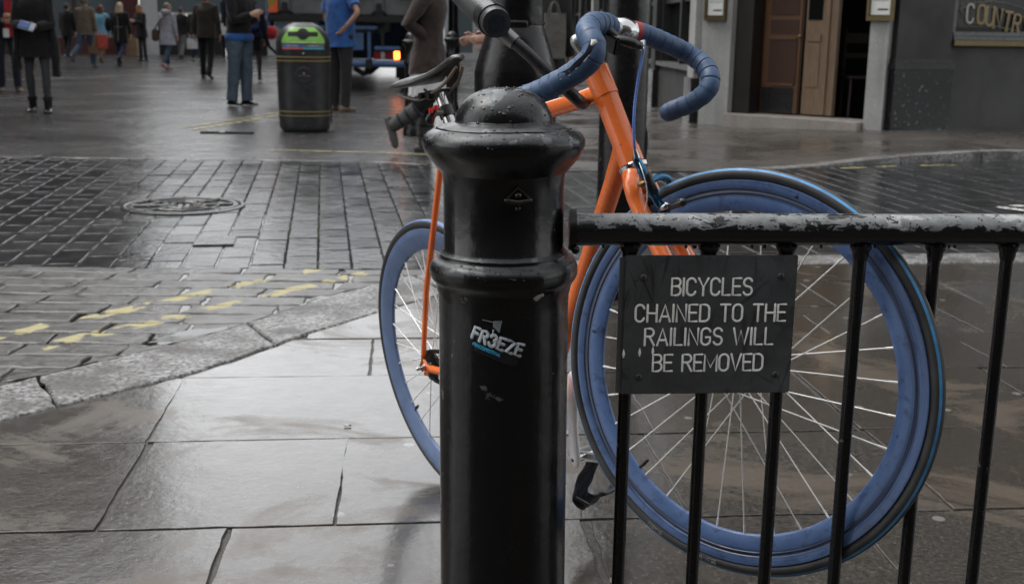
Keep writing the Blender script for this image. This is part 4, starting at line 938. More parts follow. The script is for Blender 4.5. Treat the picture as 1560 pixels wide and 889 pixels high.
# wheels
def wheel(kind_, center, ex, ey, ez, tread, nsp=32, lbl=None, phase=0):
    Mw = Matrix(((ex.x, ey.x, ez.x, center.x), (ex.y, ey.y, ez.y, center.y), (ex.z, ey.z, ez.z, center.z), (0, 0, 0, 1)))
    wo_ = bpy.data.objects.new('wheel', None); COL.objects.link(wo_); wo_.parent = bike; wo_.matrix_local = Mw; wo_.empty_display_size = .05
    MX = Matrix.Rotation(R_(-90), 3, 'X')                                  # lathe axis z -> wheel axle y
    def lat(prof, n=160, mif=None, cl=True):
        m_ = MB(); m_.lathe(prof+([prof[0]] if cl else []), n, M=MX, cap=False, mif=mif); return m_
    tr = [(.3255+.0110*math.cos(R_(a)), .0115*math.sin(R_(a))) for a in range(-180, 180, 12)]
    tm = (lambda i: 1 if abs(-180+12*i+6) < 50 else 0) if kind_ == 'rear' else (lambda i: 1 if 30 < abs(-180+12*i+6) < 66 else 0)
    lat(tr, mif=tm).build('tyre', [M_TY, tread], wo_)
    half = [(.3125, .0098), (.3118, .0108), (.2985, .0108), (.2972, .0098), (.2965, .0086), (.2945, .0084), (.2930, .0092), (.2912, .0092), (.2902, .0078), (.2888, .0076), (.2875, .0082), (.2690, .0048), (.2668, .0030), (.2660, 0)]
    half = [(r+(.004 if r > .2876 else 0), y) for r, y in half]
    if kind_ == 'rear': half = [(.3165, .0098), (.3158, .0108), (.3030, .0108), (.3010, .0102), (.2690, .0048), (.2668, .0030), (.2660, 0)]
    rp = half+[(r, -y) for r, y in half[::-1][1:]]
    lat(rp).build('rim', M_RIM if kind_ == 'front' else M_RIMR, wo_)
    hub = MB(); hub.lathe([(.0, -.05), (.007, -.05), (.007, -.040), (.014, -.039), (.014, -.034), (.024, -.0335), (.024, -.0305), (.013, -.029), (.0125, 0), (.013, .029), (.024, .0305), (.024, .0335), (.014, .034), (.014, .039), (.007, .040), (.007, .05), (.0, .05)], 28, M=MX, cap=False); hub.build('hub', M_ALU, wo_)
    for i in range(nsp):
        a = 2*math.pi*i/nsp+phase; sgn = 1 if i % 2 else -1; ha = a+(1 if (i//2) % 2 else -1)*R_(62); y_ = sgn*.032
        p0 = V3((.0225*math.cos(ha), y_, .0225*math.sin(ha))); p1 = V3((.2685*math.cos(a), sgn*.0012, .2685*math.sin(a)))
        MB().tube([p0, p0.lerp(p1, .94)], .00125, 6).tube([p0.lerp(p1, .94), p1], .0019, 6).build('spoke', M_SPK, wo_)
    a = R_(-150) if kind_ == 'rear' else R_(200); p0 = V3((.2658*math.cos(a), 0, .2658*math.sin(a))); d_ = -p0.normalized()
    MB().tube([p0, p0+d_*.008, p0+d_*.009, p0+d_*.021], [.003, .003, .0042, .0030], 10, 'round').build('valve', M_BLK, wo_)
    return wo_
wheel('rear', V3((0, 0, RW)), V3((1, 0, 0)), V3((0, 1, 0)), V3((0, 0, 1)), M_TRC, phase=.05)
SD = R_(20.2); fwd = math.cos(SD)*perp+math.sin(SD)*V3((0, 1, 0)); lft = math.cos(SD)*V3((0, 1, 0))-math.sin(SD)*perp; upw = fwd.cross(lft)
hubf = AX0+fwd*.045
fw_ = wheel('front', hubf, fwd, lft, upw, M_TRB, phase=.02)
# tyre lettering along the lower sidewall (right side of the wheel, read from the outside)
mb = MB()
def tyre_pl(a_start, r0):
    def place(x, y, l):
        a = R_(a_start)+x/r0; r = r0+y; return V3((r*math.cos(a), -.0116-l*.4, r*math.sin(a)))
    return place
letters(mb, 'SCHWALBE', tyre_pl(246.5-14, .3215), .0062, .0011, .0004, .30, 5); letters(mb, 'LUGANO', tyre_pl(228-13, .3215), .0062, .0011, .0004, .30, 5)
mb.build('tyre_lettering', simple('tyre_print', (.30, .30, .29), .5), fw_)
# fork
crown = AX0+axd*.368
fk = MB(); fk.tube([crown+axd*.028, crown-axd*.006], [.0205, .0225], 24, 'round')
for sgn in (-1, 1):
    base_ = crown+lft*(sgn*.028); tip = hubf+lft*(sgn*.048)
    fk.tube(smoothpath([crown+axd*.006, crown+lft*(sgn*.018)+axd*.003, base_-axd*.018, base_-axd*.06, base_.lerp(tip, .55)-fwd*.004, base_.lerp(tip, .82)-fwd*.006, tip+axd*.02, tip], 5), [.018]*6+[.0150]*4+[.0148]*10+[.0135]*6+[.011]*5+[.008]*5, 18, 'round')
fork = fk.build('fork', M_OR, bike)
for sgn in (-1, 1):
    tip = hubf+lft*(sgn*.05); MB().tube([tip, tip+lft*(sgn*.014)], .0085, 6).tube([tip+lft*(sgn*.012), tip+lft*(sgn*.022)], .004, 10, 'round').build('axle_nut', M_CHR, fork)
# front brake
cb = lambda x, y, Y=1.905: B(x, y, Y)
br_ = MB().tube(smoothpath([cb(970, 243), cb(976, 255), cb(986, 272, 1.90), cb(993, 288, 1.90), cb(1000, 304, 1.905), cb(1008, 315, 1.91), cb(1012, 320, 1.91)], 5), [.0075]*6+[.0095]*12+[.0075]*8+[.0105]*5, 12, 'round', sq=(.8, 1)).build('brake_caliper', M_ANO, bike)
MB().tube(smoothpath([cb(987, 280, 1.93), cb(1000, 270, 1.95), cb(1014, 270, 1.97), cb(1022, 281, 1.985), cb(1016, 296, 2.0)], 5), .0068, 12, 'round').build('caliper_arm', M_ANO, br_)
MB().tube([cb(989, 268, 1.893), cb(997, 291, 1.893)], [.0075, .006], 12, 'round', sq=(.4, 1)).build('pivot_plate', M_BLK, br_)
MB().tube([cb(975, 281, 1.895), cb(982, 279, 1.89)], .0048, 10, 'round').build('cable_anchor', simple('bronze_bolt', (.20, .13, .07), .35, .9), br_)
MB().tube([cb(1010, 316, 1.90), cb(1015, 313, 1.895)], .0058, 12, 'round').build('pad_bolt', M_CHR, br_)
MB().tube([cb(1018, 315, 1.90), cb(1040, 308, 1.875)], [.0058, .0072], 12, 'round').build('brake_pad', M_BLK, br_)
MB().tube([cb(967, 228), cb(969, 236), cb(970, 241)], [.0035, .0052, .0058], 14).build('adjuster', M_CHR, br_)
MB().tube(smoothpath([cb(972, 243), cb(979, 262, 1.885), cb(985, 285, 1.882), cb(985.5, 305, 1.882), cb(982, 321, 1.885)], 5), .0008, 6).build('brake_wire', M_SPK, br_)
MB().tube(smoothpath([B(982, 62, 1.97), B(980, 80, 1.96), B(974, 110, 1.945), B(968, 150, 1.93), B(965.5, 185, 1.915), B(966, 215, 1.907), B(967.5, 230, 1.905)], 6), .0026, 10).build('brake_cable', M_CAB, bike)
# stem and handlebar
q0_, q1_ = AX0+axd*.585, AX0+axd*.638
cl = B(946, 47, 2.02)
q1_ = B(879, 63, 2.045)
stm = MB().tube([ht1-axd*.01, q1_.lerp(ht1, .3), q1_], [.0113, .0118, .0122], 20, 'round').tube(smoothpath([q1_.lerp(ht1, .2), B(912, 56, 2.04), cl], 4), .0122, 18, 'round').build('stem', M_ALU, bike)
MB().tube(smoothpath([B(928, 42, 2.03), B(938, 44, 2.025), B(948, 46.5, 2.02), B(958, 49.5, 2.03), B(965, 51, 2.035)], 4), [.0150]*3+[.0195]*4+[.0215]*4+[.0205]*4+[.0165]*2, 22).build('bar_clamp', M_CHR, stm)
far = [(946, 47, 2.03), (958, 47, 2.04), (974, 49.5, 2.055), (1006, 62, 2.085), (1033, 74, 2.11), (1058, 88, 2.11), (1077, 105, 2.09), (1082.5, 124, 2.07), (1074, 142, 2.065), (1052, 157.5, 2.075), (1035, 164.5, 2.085), (1019, 171, 2.095)]
near = [(946, 47, 2.02), (930, 40, 1.99), (914, 36, 1.955), (901, 38, 1.92), (895, 46, 1.885), (898.5, 57, 1.855), (905, 70, 1.84), (902, 87, 1.835), (888, 102, 1.84), (870, 114.5, 1.85), (848, 127, 1.862), (826, 138, 1.875), (804, 147, 1.885), (788, 153, 1.89)]
pf = smoothpath([B(*q) for q in far], 8); pn = smoothpath([B(*q) for q in near], 8)
hb = MB().tube(pn[::-1][:-1]+pf, .0128, 14).build('handlebar', M_ALU, bike)
def m_tape():
    t = NT('blue_bar_tape'); p = t.objc(); n1 = t.noise(30, 5, .6, p); c = t.ramp(n1, [(.3, (.030, .062, .125)), (.7, (.055, .105, .20))])
    t.set('Base Color', c); t.set('Roughness', t.ramp(n1, [(.3, .42), (.7, .62)])); t.set('Specular IOR Level', .4); t.set('Normal', t.bump(t.noise(220, 3, .6, p), .25, .001)); return t.done()
M_TAPE = m_tape()
def tape(path, r, i0, torn=None):
    # overlapped turns of tape: radius steps up towards each lap
    mbt = MB(); P = path[i0:]; d = 0; pts = []; rad = []; lap = .0185
    Q = []
    for i in range(len(P)-1):
        n_ = max(2, int((P[i+1]-P[i]).length/.0012))
        for k in range(n_): Q.append(P[i].lerp(P[i+1], k/n_))
    Q.append(P[-1])
    for i in range(len(Q)):
        if i: d += (Q[i]-Q[i-1]).length
        f = (d/lap) % 1; pts.append(Q[i]); rad.append(r+.0009*(f if f < .93 else (1-f)/.07*.93)-.0012*(f > .95))
    mbt.tube(pts, rad, 28, 'round'); mbt.jitter(.0006, 60); return mbt
i_far = int(8*1.75); tape(pf, .0166, i_far).build('bar_tape', M_TAPE, hb)
tp_ = tape(pn, .0185, 9); tp_.build('bar_tape', M_TAPE, hb)
MB().tube(pf[i_far-6:i_far+2], .0172, 24).build('finishing_tape', M_RED, hb)
# torn strip on the near drop where the pale bar and backing show
def torn(path2d, wds, name, m, lift):
    mbt = MB(); pts = [B(x, y, Y-lift) for x, y, Y in path2d]; vd = (BI.to_3x3() @ ray(880, 90)).normalized()
    mbt.tube(pts, wds, 10, 'round', upv=tuple(-vd), sq=(.35, 1)); mbt.jitter(.0042, 110); mbt.jitter(.0026, 260); return mbt.build(name, m, hb)
M_BARE = simple('torn_tape_backing', (.50, .49, .45), .6, 0, .3, 160); M_TEAR = simple('torn_tape_edge', (.012, .018, .04), .8)
torn([(906, 57, 1.853), (903, 66, 1.84), (897, 76, 1.835), (893, 84, 1.835), (880, 98, 1.84), (868, 108, 1.848), (855, 119, 1.857), (838, 130, 1.868)], [.002, .005, .004, .0048, .006, .0055, .006, .002], 'tear_edge', M_TEAR, .0165)
torn([(907, 58, 1.853), (905.5, 63, 1.842), (902.5, 70, 1.835)], [.0012, .0036, .0016], 'bare_bar', M_BARE, .0182)
torn([(898, 83, 1.835), (891, 92, 1.836), (883, 100, 1.84), (879, 105, 1.843)], [.001, .0030, .0036, .0018], 'bare_bar', M_BARE, .0182)
torn([(872, 111, 1.848), (864, 117, 1.852), (855, 124, 1.857)], [.001, .0018, .0009], 'bare_bar', M_BARE, .0180)
# brake lever beside the clamp
lv = MB().tube(smoothpath([B(926, 58, 1.965), B(940, 61, 1.95), B(952, 63, 1.945), B(963, 66, 1.945), B(973, 69, 1.95)], 4), [.0075]*4+[.0105]*6+[.0105]*4+[.009]*3, 14, 'round', sq=(.8, 1)).build('brake_lever', M_BLK, bike)
MB().tube(smoothpath([B(914, 33, 1.97), B(922, 37, 1.962), B(930, 46, 1.955), B(940, 55, 1.95)], 4), [.005, .007, .009, .009, .009, .009, .008, .007, .006], 12, 'round', sq=(.6, 1)).build('lever_clamp', M_BLK, lv)
MB().tube([B(972, 68, 1.948), B(979, 63, 1.965), B(978, 74, 1.95)], .0042, 12, 'round').build('cable_stop', M_CHR, lv)
MB().box(B(935, 66, 1.955), (.034, .02, .03), Matrix.Rotation(.6, 3, 'Y'), .003).build('lever_pivot', M_BLK2, lv)
# drivetrain
MX = Matrix.Rotation(R_(-90), 3, 'X')
def toothed(n, r, y, c, nm, m, par, spider=False):
    mbz = MB(); k = n*4; rr = [r+(.0035 if (i % 4) in (1, 2) else -.001) for i in range(k)]; outer = [(rr[i]*math.cos(2*math.pi*i/k), rr[i]*math.sin(2*math.pi*i/k)) for i in range(k)]
    ri = r-.012; inner = [(ri*math.cos(2*math.pi*i/k), ri*math.sin(2*math.pi*i/k)) for i in range(k)]; vs = []
    for yy in (-.0015, .0015): vs += [V3((c.x+a, y+yy, c.z+b)) for a, b in outer]+[V3((c.x+a, y+yy, c.z+b)) for a, b in inner]
    fs = []
    for i in range(k):
        j = (i+1) % k; fs += [(i, j, k+j, k+i), (2*k+i, 3*k+i, 3*k+j, 2*k+j), (i, 2*k+i, 2*k+j, j), (k+i, k+j, 3*k+j, 3*k+i)]
    mbz.add(vs, fs, False)
    if spider:
        for q in range(5):
            a = 2*math.pi*q/5; mbz.tube([c+V3((0, y, 0)), c+V3(((r-.010)*math.cos(a), y, (r-.010)*math.sin(a)))], [.012, .007], 8, sq=(.3, 1), upv=(0, 1, 0))
    else: mbz.tube([c+V3((0, y-.004, 0)), c+V3((0, y+.012, 0))], r-.008, 20)
    return mbz.build(nm, m, par)
rc = V3((0, 0, RW)); ring = toothed(46, .0935, -.044, bb, 'chainring', M_BLK2, bike, True); toothed(16, .0325, -.044, rc, 'sprocket', M_BLK2, bike)
ch = MB(); cpts = [rc+V3((.033*math.cos(R_(a)), -.044, .033*math.sin(R_(a)))) for a in range(98, 265, 14)]+[bb+V3((.094*math.cos(R_(a)), -.044, .094*math.sin(R_(a)))) for a in range(-96, 99, 10)]
P_ = cpts+[cpts[0]]; dd = []; 
for i in range(len(P_)-1):
    L = (P_[i+1]-P_[i]).length; n_ = max(1, round(L/.0127)); dd += [(P_[i].lerp(P_[i+1], k/n_), P_[i].lerp(P_[i+1], (k+1)/n_)) for k in range(n_)]
for i, (a, b) in enumerate(dd):
    for s_ in (-1, 1): ch.tube([a+V3((0, s_*(.0026 if i % 2 else .0040), 0)), b+V3((0, s_*(.0026 if i % 2 else .0040), 0))], .0042, 8, 'round', sq=(.2, 1), upv=(0, 1, 0))
    ch.tube([a+V3((0, -.005, 0)), a+V3((0, .005, 0))], .0022, 6)
ch.build('chain', M_BLK2, bike)
def crank(sgn, ang):
    a = R_(ang); d_ = V3((math.cos(a), 0, math.sin(a))); c0_ = bb+V3((0, sgn*.066, 0)); c1_ = c0_+d_*.180+V3((0, sgn*.006, 0))
    o = MB().tube([c0_-d_*.012, c0_+d_*.02, c0_+d_*.10, c1_, c1_+d_*.006], [.014, .0165, .0145, .0150, .0125], 16, 'round', sq=(.55, 1), upv=(0, 1, 0)).build('crank', M_WHT2, bike)
    MB().tube([c1_+V3((0, -sgn*.0085, 0)), c1_+V3((0, -sgn*.002, 0))], .0045, 12).build('pedal_eye', M_STD, o)
    MB().tube([c1_+V3((0, sgn*.005, 0)), c1_+V3((0, sgn*.018, 0)), c1_+V3((0, sgn*.022, 0))], [.0085, .0085, .0058], 14).tube([c1_+V3((0, sgn*.02, 0)), c1_+V3((0, sgn*.10, 0))], .0055, 10).build('pedal_axle', M_CHR, o)
    pb = MB(); 
    for x_ in (-.035, .035): pb.box(c1_+V3((x_, sgn*.065, 0)), (.008, .075, .018), bev=.002)
    for y_ in (.03, .1): pb.box(c1_+V3((0, sgn*y_, 0)), (.075, .008, .016), bev=.002)
    pb.build('pedal', M_ALU, o)
    return o, c1_
ck, ce = crank(1, 252); crank(-1, 74)
# webbing toe strap hanging under the near pedal, frayed
def strap_band(pts, wv, wdir, name, par):
    mbs = MB(); P = smoothpath(pts, 6); n_ = len(P); vs = []; m_ = 6
    for i, p in enumerate(P):
        w_ = V3(wdir); t_ = ((P[min(i+1, n_-1)]-P[max(i-1, 0)])).normalized(); w_ = (w_-w_.dot(t_)*t_).normalized(); nn = t_.cross(w_)
        for s_ in (-.0016, .0016):
            for k in range(m_+1):
                f = k/m_-.5; vs.append(p+w_*(f*wv*(1+.04*noise.noise(V3((i*.7, k, 1)))))+nn*(s_+.0012*math.sin(k*1.7+i*.6)))
    M1 = m_+1; fs = []
    for i in range(n_-1):
        a, b = i*2*M1, (i+1)*2*M1
        for k in range(m_): fs += [(a+k, a+k+1, b+k+1, b+k), (a+M1+k, b+M1+k, b+M1+k+1, a+M1+k+1)]
        fs += [(a, b, b+M1, a+M1), (a+m_, a+M1+m_, b+M1+m_, b+m_)]
    mbs.add(vs, fs, True); return mbs.build(name, M_NAVY, par)
Yp = (BM @ ce).y+.03
st_o = strap_band([B(903, 704, Yp), B(894, 722, Yp), B(886, 742, Yp-.005), B(884, 756, Yp), B(893, 763, Yp+.01), B(908, 759, Yp+.03), B(925, 750, Yp+.05), B(945, 737, Yp+.08), B(955, 722, Yp+.09), B(945, 706, Yp+.09), B(925, 700, Yp+.06)], .040, tuple(BI.to_3x3() @ V3((.8, .5, .25))), 'toe_strap', ck)
mb = MB(); mb.tube([B(877, 757, Yp-.01), B(897, 768, Yp)], .004, 8, 'round'); mb.build('strap_slider', M_BLK, ck)
mb = MB()
for k in range(9):
    x0 = 884+k*6.5; mb.tube([B(x0, 764-abs(k-2)*1.2, Yp), B(x0+rnd.uniform(-3, 3), 771-abs(k-2)*1.6+rnd.uniform(0, 6), Yp)], .0005, 4)
mb.tube(smoothpath([B(889, 768, Yp), B(886, 776, Yp), B(885.5, 788, Yp)], 4), .0009, 5); mb.build('frayed_thread', M_NAVY, ck)

# ================================================================== D-LOCK
kl = A(753, 34, 2.02)
lk = thing('bicycle_lock', 'black shackle lock hooked over the orange top tube', 'bike lock', kl); Lc = lambda x, y, Y: A(x, y, Y)-kl
MB().tube([Lc(757, 36, 2.0), Lc(752, 31, 2.03), Lc(738, 18, 2.10), Lc(726, 8, 2.17), Lc(712, -4, 2.26), Lc(700, -14, 2.34)], [.024, .0265, .0265, .0255, .0255, .024], 28).build('crossbar', simple('grey_black_rubber', (.035, .036, .038), .4), lk)
MB().tube([Lc(753, 32, 2.025), Lc(745, 25, 2.06)], .0285, 28).tube([Lc(758, 36.5, 1.998), Lc(755, 34, 2.01)], .0150, 24).build('end_cap', M_BLK, lk)
for (dx, dy, dY) in ((0, 0, 0), (-36, -32, .23)):
    MB().tube([Lc(756+dx, 42+dy, 2.035+dY), Lc(771+dx, 54+dy, 2.03+dY), Lc(785+dx, 65+dy, 2.025+dY)], [.0145, .0145, .0128], 20).build('ferrule', simple('brushed_steel', (.22, .22, .225), .33, .9), lk)
sh = smoothpath([Lc(779, 60, 2.028), Lc(800, 78, 2.02), Lc(830, 106, 2.012), Lc(860, 134, 2.005), Lc(880, 152, 2.01), Lc(888, 158, 2.05), Lc(886, 155, 2.12), Lc(874, 145, 2.19), Lc(850, 123, 2.225), Lc(815, 92, 2.24), Lc(775, 56, 2.25), Lc(748, 32, 2.255)], 6)
MB().tube(sh, .0108, 18, 'round').build('shackle', M_BLK, lk)
# ================================================================== STREET FURNITURE
M_POST = black_iron('black_post_paint', .1, .5, .24); M_LAMP = black_iron('black_lamp_paint', .05, .8, .17)
# lamp column with a conical base, just behind the bicycle
lpY = 3.55; lb = A(784, 200, lpY); lb.z = 0
lamp = thing('lamp_post', 'thick black lamp column with a coned base right behind the bollard', 'lamp post', lb)
px = lambda w_, Y=lpY: w_/1775.4*Y*.99/2
z_ = lambda y: A(784, y, lpY).z
mb = MB(); 
pr = [(px(176), 0), (px(176), .10), (px(160), .13), (px(140), .17), (px(128), .22), (px(124), .26), (px(124), z_(150)), (px(124), z_(112)), (px(122), z_(105)), (px(112), z_(85)), (px(98), z_(62)), (px(86), z_(43)), (px(84), z_(41)), (px(84), z_(38)), (px(87), z_(37)), (px(87), z_(33)), (px(84), z_(32)), (px(83), z_(0)), (px(80), 2.2), (px(66), 2.4), (px(64), 5.2)]
mb.lathe(pr, 64, cap=False); mb.jitter(.002, 10); mb.build('column', M_LAMP, lamp)
mb = MB(); mb.lathe([(.03, 5.2), (.08, 5.3), (.16, 5.36), (.2, 5.4), (.17, 5.9), (.05, 6.05), (0, 6.1)], 6); mb.build('lantern', M_GLASS, lamp)
dd_ = (Vector((0, 0, 0))-lb); a_ = math.atan2(dd_.y, dd_.x)
mb = MB(); r_ = px(86); mb.tube([Vector((r_*math.cos(a_+t_), r_*math.sin(a_+t_), z_(37))) for t_ in (-.32, -.16, 0, .16, .32)], .008, 10, 'round', sq=(1.3, .5), upv=(0, 0, 1)); mb.build('catch', M_LAMP, lamp)
# second, plain column by the front wheel
cY = 4.9; c2 = A(948, 200, cY); c2.z = 0; p2 = thing('street_column', 'plain black round column behind the front fork of the bicycle', 'column', c2)
MB().lathe([(.135, 0), (.135, .06), (.105, .1), (px(72, cY), .16), (px(72, cY), 3.4), (px(60, cY), 3.45), (px(60, cY), 4.6), (0, 4.62)], 40).jitter(.0015, 8).build('shaft', M_POST, p2)
mb = MB(); r_ = px(72, cY); q_ = A(981, 215, cY-.02)-c2; mb.tube(smoothpath([q_+Vector((0, 0, .05)), q_+Vector((.006, 0, .0)), q_+Vector((.002, 0, -.07)), q_+Vector((-.006, 0, -.10))], 4), .012, 8, 'round'); mb.build('loose_strap', M_BLK, p2)
# plain bollards further back
def plain_bollard(x, y, label):
    t = thing('bollard', label, 'bollard', (x, y, 0), group='black bollards across the street mouth')
    MB().lathe([(.105, 0), (.105, .05), (.088, .09), (.082, .12), (.080, .72), (.090, .735), (.094, .75), (.090, .765), (.079, .78), (.078, .90), (.090, .915), (.108, .945), (.110, .96), (.102, .975), (.08, .985)], 36, cap=False).build('shaft', M_POST, t)
    MB().lathe([(.082, .983), (.074, 1.015), (.055, 1.045), (.028, 1.06), (0, 1.065)], 30).build('cap', M_POST, t)
    return t
g1 = G(629, 206); plain_bollard(g1.x, g1.y, 'plain black bollard beside the trailing boot of the woman in brown')
g2 = G(688, 160); plain_bollard(g2.x*16.2/g2.y, 16.2, 'ringed black bollard behind the bicycle saddle')
t = thing('lamp_post', 'slim black lamp column standing behind the ringed bollard', 'lamp post', tuple(G(690, 128))); MB().lathe([(.14, 0), (.14, .9), (.10, 1.1), (.085, 3.2), (.06, 6)], 20).build('column', M_POST, t); MB().lathe([(.05, 6), (.2, 6.1), (.16, 6.6), (0, 6.8)], 8).build('lantern', M_GLASS, t)

# ---- litter bin
bn = G(465, 199); binr = thing('litter_bin', 'black recycling litter bin with a green front panel and gold bands', 'litter bin', bn)
va = math.atan2(-bn.y, -bn.x); sB = bn.y/1775.4*1.0
W2 = 78*sB/2; BR = .285
M_BIN = simple('bin_black_plastic', (.022, .023, .025), .42, 0, .3, 8, .1, 50); M_GOLD = simple('bin_gold_band', (.20, .15, .055), .45); M_GREEN = simple('bin_green', (.17, .40, .06), .38, var=.12); M_HOLE = simple('bin_slot', (.004, .004, .004), .8)
def sq_ring(r, z, e=2.6, n=64, off=0):
    # rounded-square section
    out = []
    for k in range(n):
        a = 2*math.pi*k/n; c, s = math.cos(a), math.sin(a); q = (abs(c)**e+abs(s)**e)**(-1/e); out.append(Vector((r*q*c, r*q*s, z)))
    return out
body = [(.255, 0.02), (.262, .03), (.268, .06), (.272, .12), (.282, .5), (.284, .84), (.287, .85), (.287, .87)]
rb = R_(0); Rz = Matrix.Rotation(va, 4, 'Z')
mb = MB(); mb.loft([sq_ring(r, z) for r, z in body]); mb.xf(Rz).build('body', M_BIN, binr)
MB().loft([sq_ring(.235, 0), sq_ring(.235, .03)]).xf(Rz).build('base', M_HOLE, binr)
dome = [(.286, .871), (.286, .92), (.279, .965), (.262, 1.01), (.236, 1.05), (.202, 1.085), (.160, 1.112), (.115, 1.130), (.105, 1.137), (.01, 1.139)]
# half-round hood: rounded in the side view, flat front
def hood(r, z):
    return sq_ring(r, z)
mb = MB(); mb.loft([hood(r*.985, z) for r, z in dome]); mb.xf(Rz).build('hood', M_BIN, binr)
for z in (.745, .785, .10+.075, .10+.118):
    r = .262+.022*min(1, z/.5)+.0035 if z > .3 else .2765
    MB().loft([sq_ring(r, z-.007), sq_ring(r+.003, z-.005), sq_ring(r+.003, z+.005), sq_ring(r, z+.007)], False).xf(Rz).build('gold_band', M_GOLD, binr)
# front fittings lie on the side that faces the street (local +x after the turn)
def front_patch(name, pts, lift, m, par, zr_=None):
    # pts in (y, z); wrapped on the bin front
    mbp = MB(); vs = []
    for y, z in pts:
        r = .285
        for (ra_, za), (rb_, zb2) in zip((body+dome)[:-1], (body+dome)[1:]):
            if za <= z <= zb2 and zb2 > za: r = (ra_+(rb_-ra_)*(z-za)/(zb2-za))*(.985 if z > .871 else 1); break
        e = 2.6; yy = min(abs(y)/r, .98); x = r*(1-yy**e)**(1/e); vs.append(Vector((x+lift, y, z)))
    return vs
def wrap(name, rows_, lift, m, par):
    mbp = MB(); R2 = [front_patch(name, row, lift, m, par) for row in rows_]; n_ = len(R2[0]); vs = [p for r in R2 for p in r]
    mbp.add(vs, [(i*n_+k, i*n_+k+1, (i+1)*n_+k+1, (i+1)*n_+k) for i in range(len(R2)-1) for k in range(n_-1)], True); return mbp.xf(Rz).build(name, m, par)
grow = []
for z in (.925, .945, .97, 1.0, 1.03, 1.045, 1.06, 1.072, 1.082, 1.09):
    hw_ = .222 if z < .95 else .222-.105*((z-.95)/.14)**1.5
    grow.append([(-hw_+2*hw_*k/14, z) for k in range(15)])
gp = wrap('front_panel', grow, .006, M_GREEN, binr)
srows = [[(-.16+.32*k/16, 1.008) for k in range(17)], [(-.152+.304*k/16, 1.045) for k in range(17)]]
def slot_rows():
    rows_ = []
    for k in range(21):
        y = -.155+.31*k/20; h_ = .023
        if abs(y) < .06: h_ = max(h_, math.sqrt(.06**2-y*y))
        rows_.append((y, h_))
    return [[(y, 1.022-h_) for y, h_ in rows_], [(y, 1.022-h_*.5) for y, h_ in rows_], [(y, 1.022) for y, h_ in rows_], [(y, 1.022+h_*.5) for y, h_ in rows_], [(y, 1.022+h_) for y, h_ in rows_]]
wrap('slot', slot_rows(), .010, M_HOLE, gp)
wrap('label_strip', [[(-.13+.26*k/8, z) for k in range(9)] for z in (.932, .941)], .009, simple('bin_pale_strip', (.52, .55, .32), .5), gp)
for (y0, y1, z0, z1, nm, c_) in ((-.215, -.006, .892, .914, 'blue', (.04, .16, .42)), (-.004, .215, .892, .914, 'grey', (.12, .16, .20)), (-.215, -.006, .866, .886, 'red', (.40, .05, .045)), (-.004, .215, .866, .886, 'teal', (.02, .22, .30))):
    lb_ = wrap('label', [[(y0+(y1-y0)*k/6, z) for k in range(7)] for z in (z0, z1)], .006, simple('bin_label_'+nm, c_, .45, var=.05), binr)
    mm = (y0+y1)/2; wrap('lettering', [[(mm-.055+.11*k/6, z) for k in range(7)] for z in ((z0+z1)/2-.0035, (z0+z1)/2+.0035)], .008, simple('bin_label_print', (.45, .48, .50), .5), lb_)
Mx = Matrix.Rotation(R_(90), 3, 'Y')
rd_ = MB().lathe([(.088, 0), (.088, .010), (.082, .014), (.079, .010), (.02, .011), (0, .011)], 40, (.280, 0, .60), Mx).xf(Rz).build('roundel', M_BIN, binr)
mb = MB(); place = lambda x, y, l: Vector((.2925+l*.3, -.052+x, .588+y)); letters(mb, 'CITY OF WESTMINSTER', place, .0085, .0016, .0008, .26, 5); mb.box((.293, 0, .615), (.003, .022, .016)); mb.box((.293, 0, .626), (.003, .012, .006)); mb.xf(Rz).build('lettering', simple('bin_crest_print', (.24, .17, .13), .5), rd_)
MB().ball((.286, 0, .822), (.006, .010, .010)).xf(Rz).build('lock', M_CHR, binr); MB().ball((.279, 0, .06), (.006, .014, .012)).xf(Rz).build('lock', M_BIN, binr)
MB().box((-.10, .286, .45), (.10, .014, .75), bev=.004).xf(Rz).build('rear_door_edge', M_BIN, binr)

# ---- covers in the road
mh = G(280, 313.5); mh.z = .004
man = thing('manhole_cover', 'round cast manhole cover set in the dark street setts', 'manhole cover', mh)
M_CAST = m_sett('wet_cast_iron', (.035, .034, .033), (.07, .068, .066), (.12, .3)); Rm = .375
mb = MB(); mb.lathe([(Rm, -.02), (Rm, .003), (Rm-.012, .006), (Rm-.028, .006), (Rm-.034, .002), (Rm-.04, -.008)], 64, cap=False); mb.build('frame', M_CAST, man)
mb = MB(); mb.lathe([(Rm-.042, -.008), (Rm-.046, .005), (Rm-.072, .005), (Rm-.078, -.006), (.0, -.007)], 64, cap=False); mb.build('cover', M_CAST, man)
mb = MB()
for k in range(8):
    a = math.pi*k/4+.25; mb.tube([(.06*math.cos(a), .06*math.sin(a), -.003), ((Rm-.07)*math.cos(a), (Rm-.07)*math.sin(a), -.001)], .013, 6)
for r in (.13, .21): mb.tube([(r*math.cos(2*math.pi*k/40), r*math.sin(2*math.pi*k/40), -.003) for k in range(40)], .011, 6, closed=True)
mb.build('ribs', M_CAST, man)
tc = (G(302, 360)+G(357, 360)+G(352, 375)+G(300, 375))/4; tb_ = thing('stopcock_cover', 'small square metal cover in the setts below the manhole', 'utility cover', (tc.x, tc.y, -.0008), R_(9.2))
MB().box((0, 0, 0), (.205, .25, .012), bev=.003).build('frame', M_CAST, tb_); MB().box((0, 0, -.0016), (.165, .205, .014), bev=.003).build('lid', M_CAST, tb_)
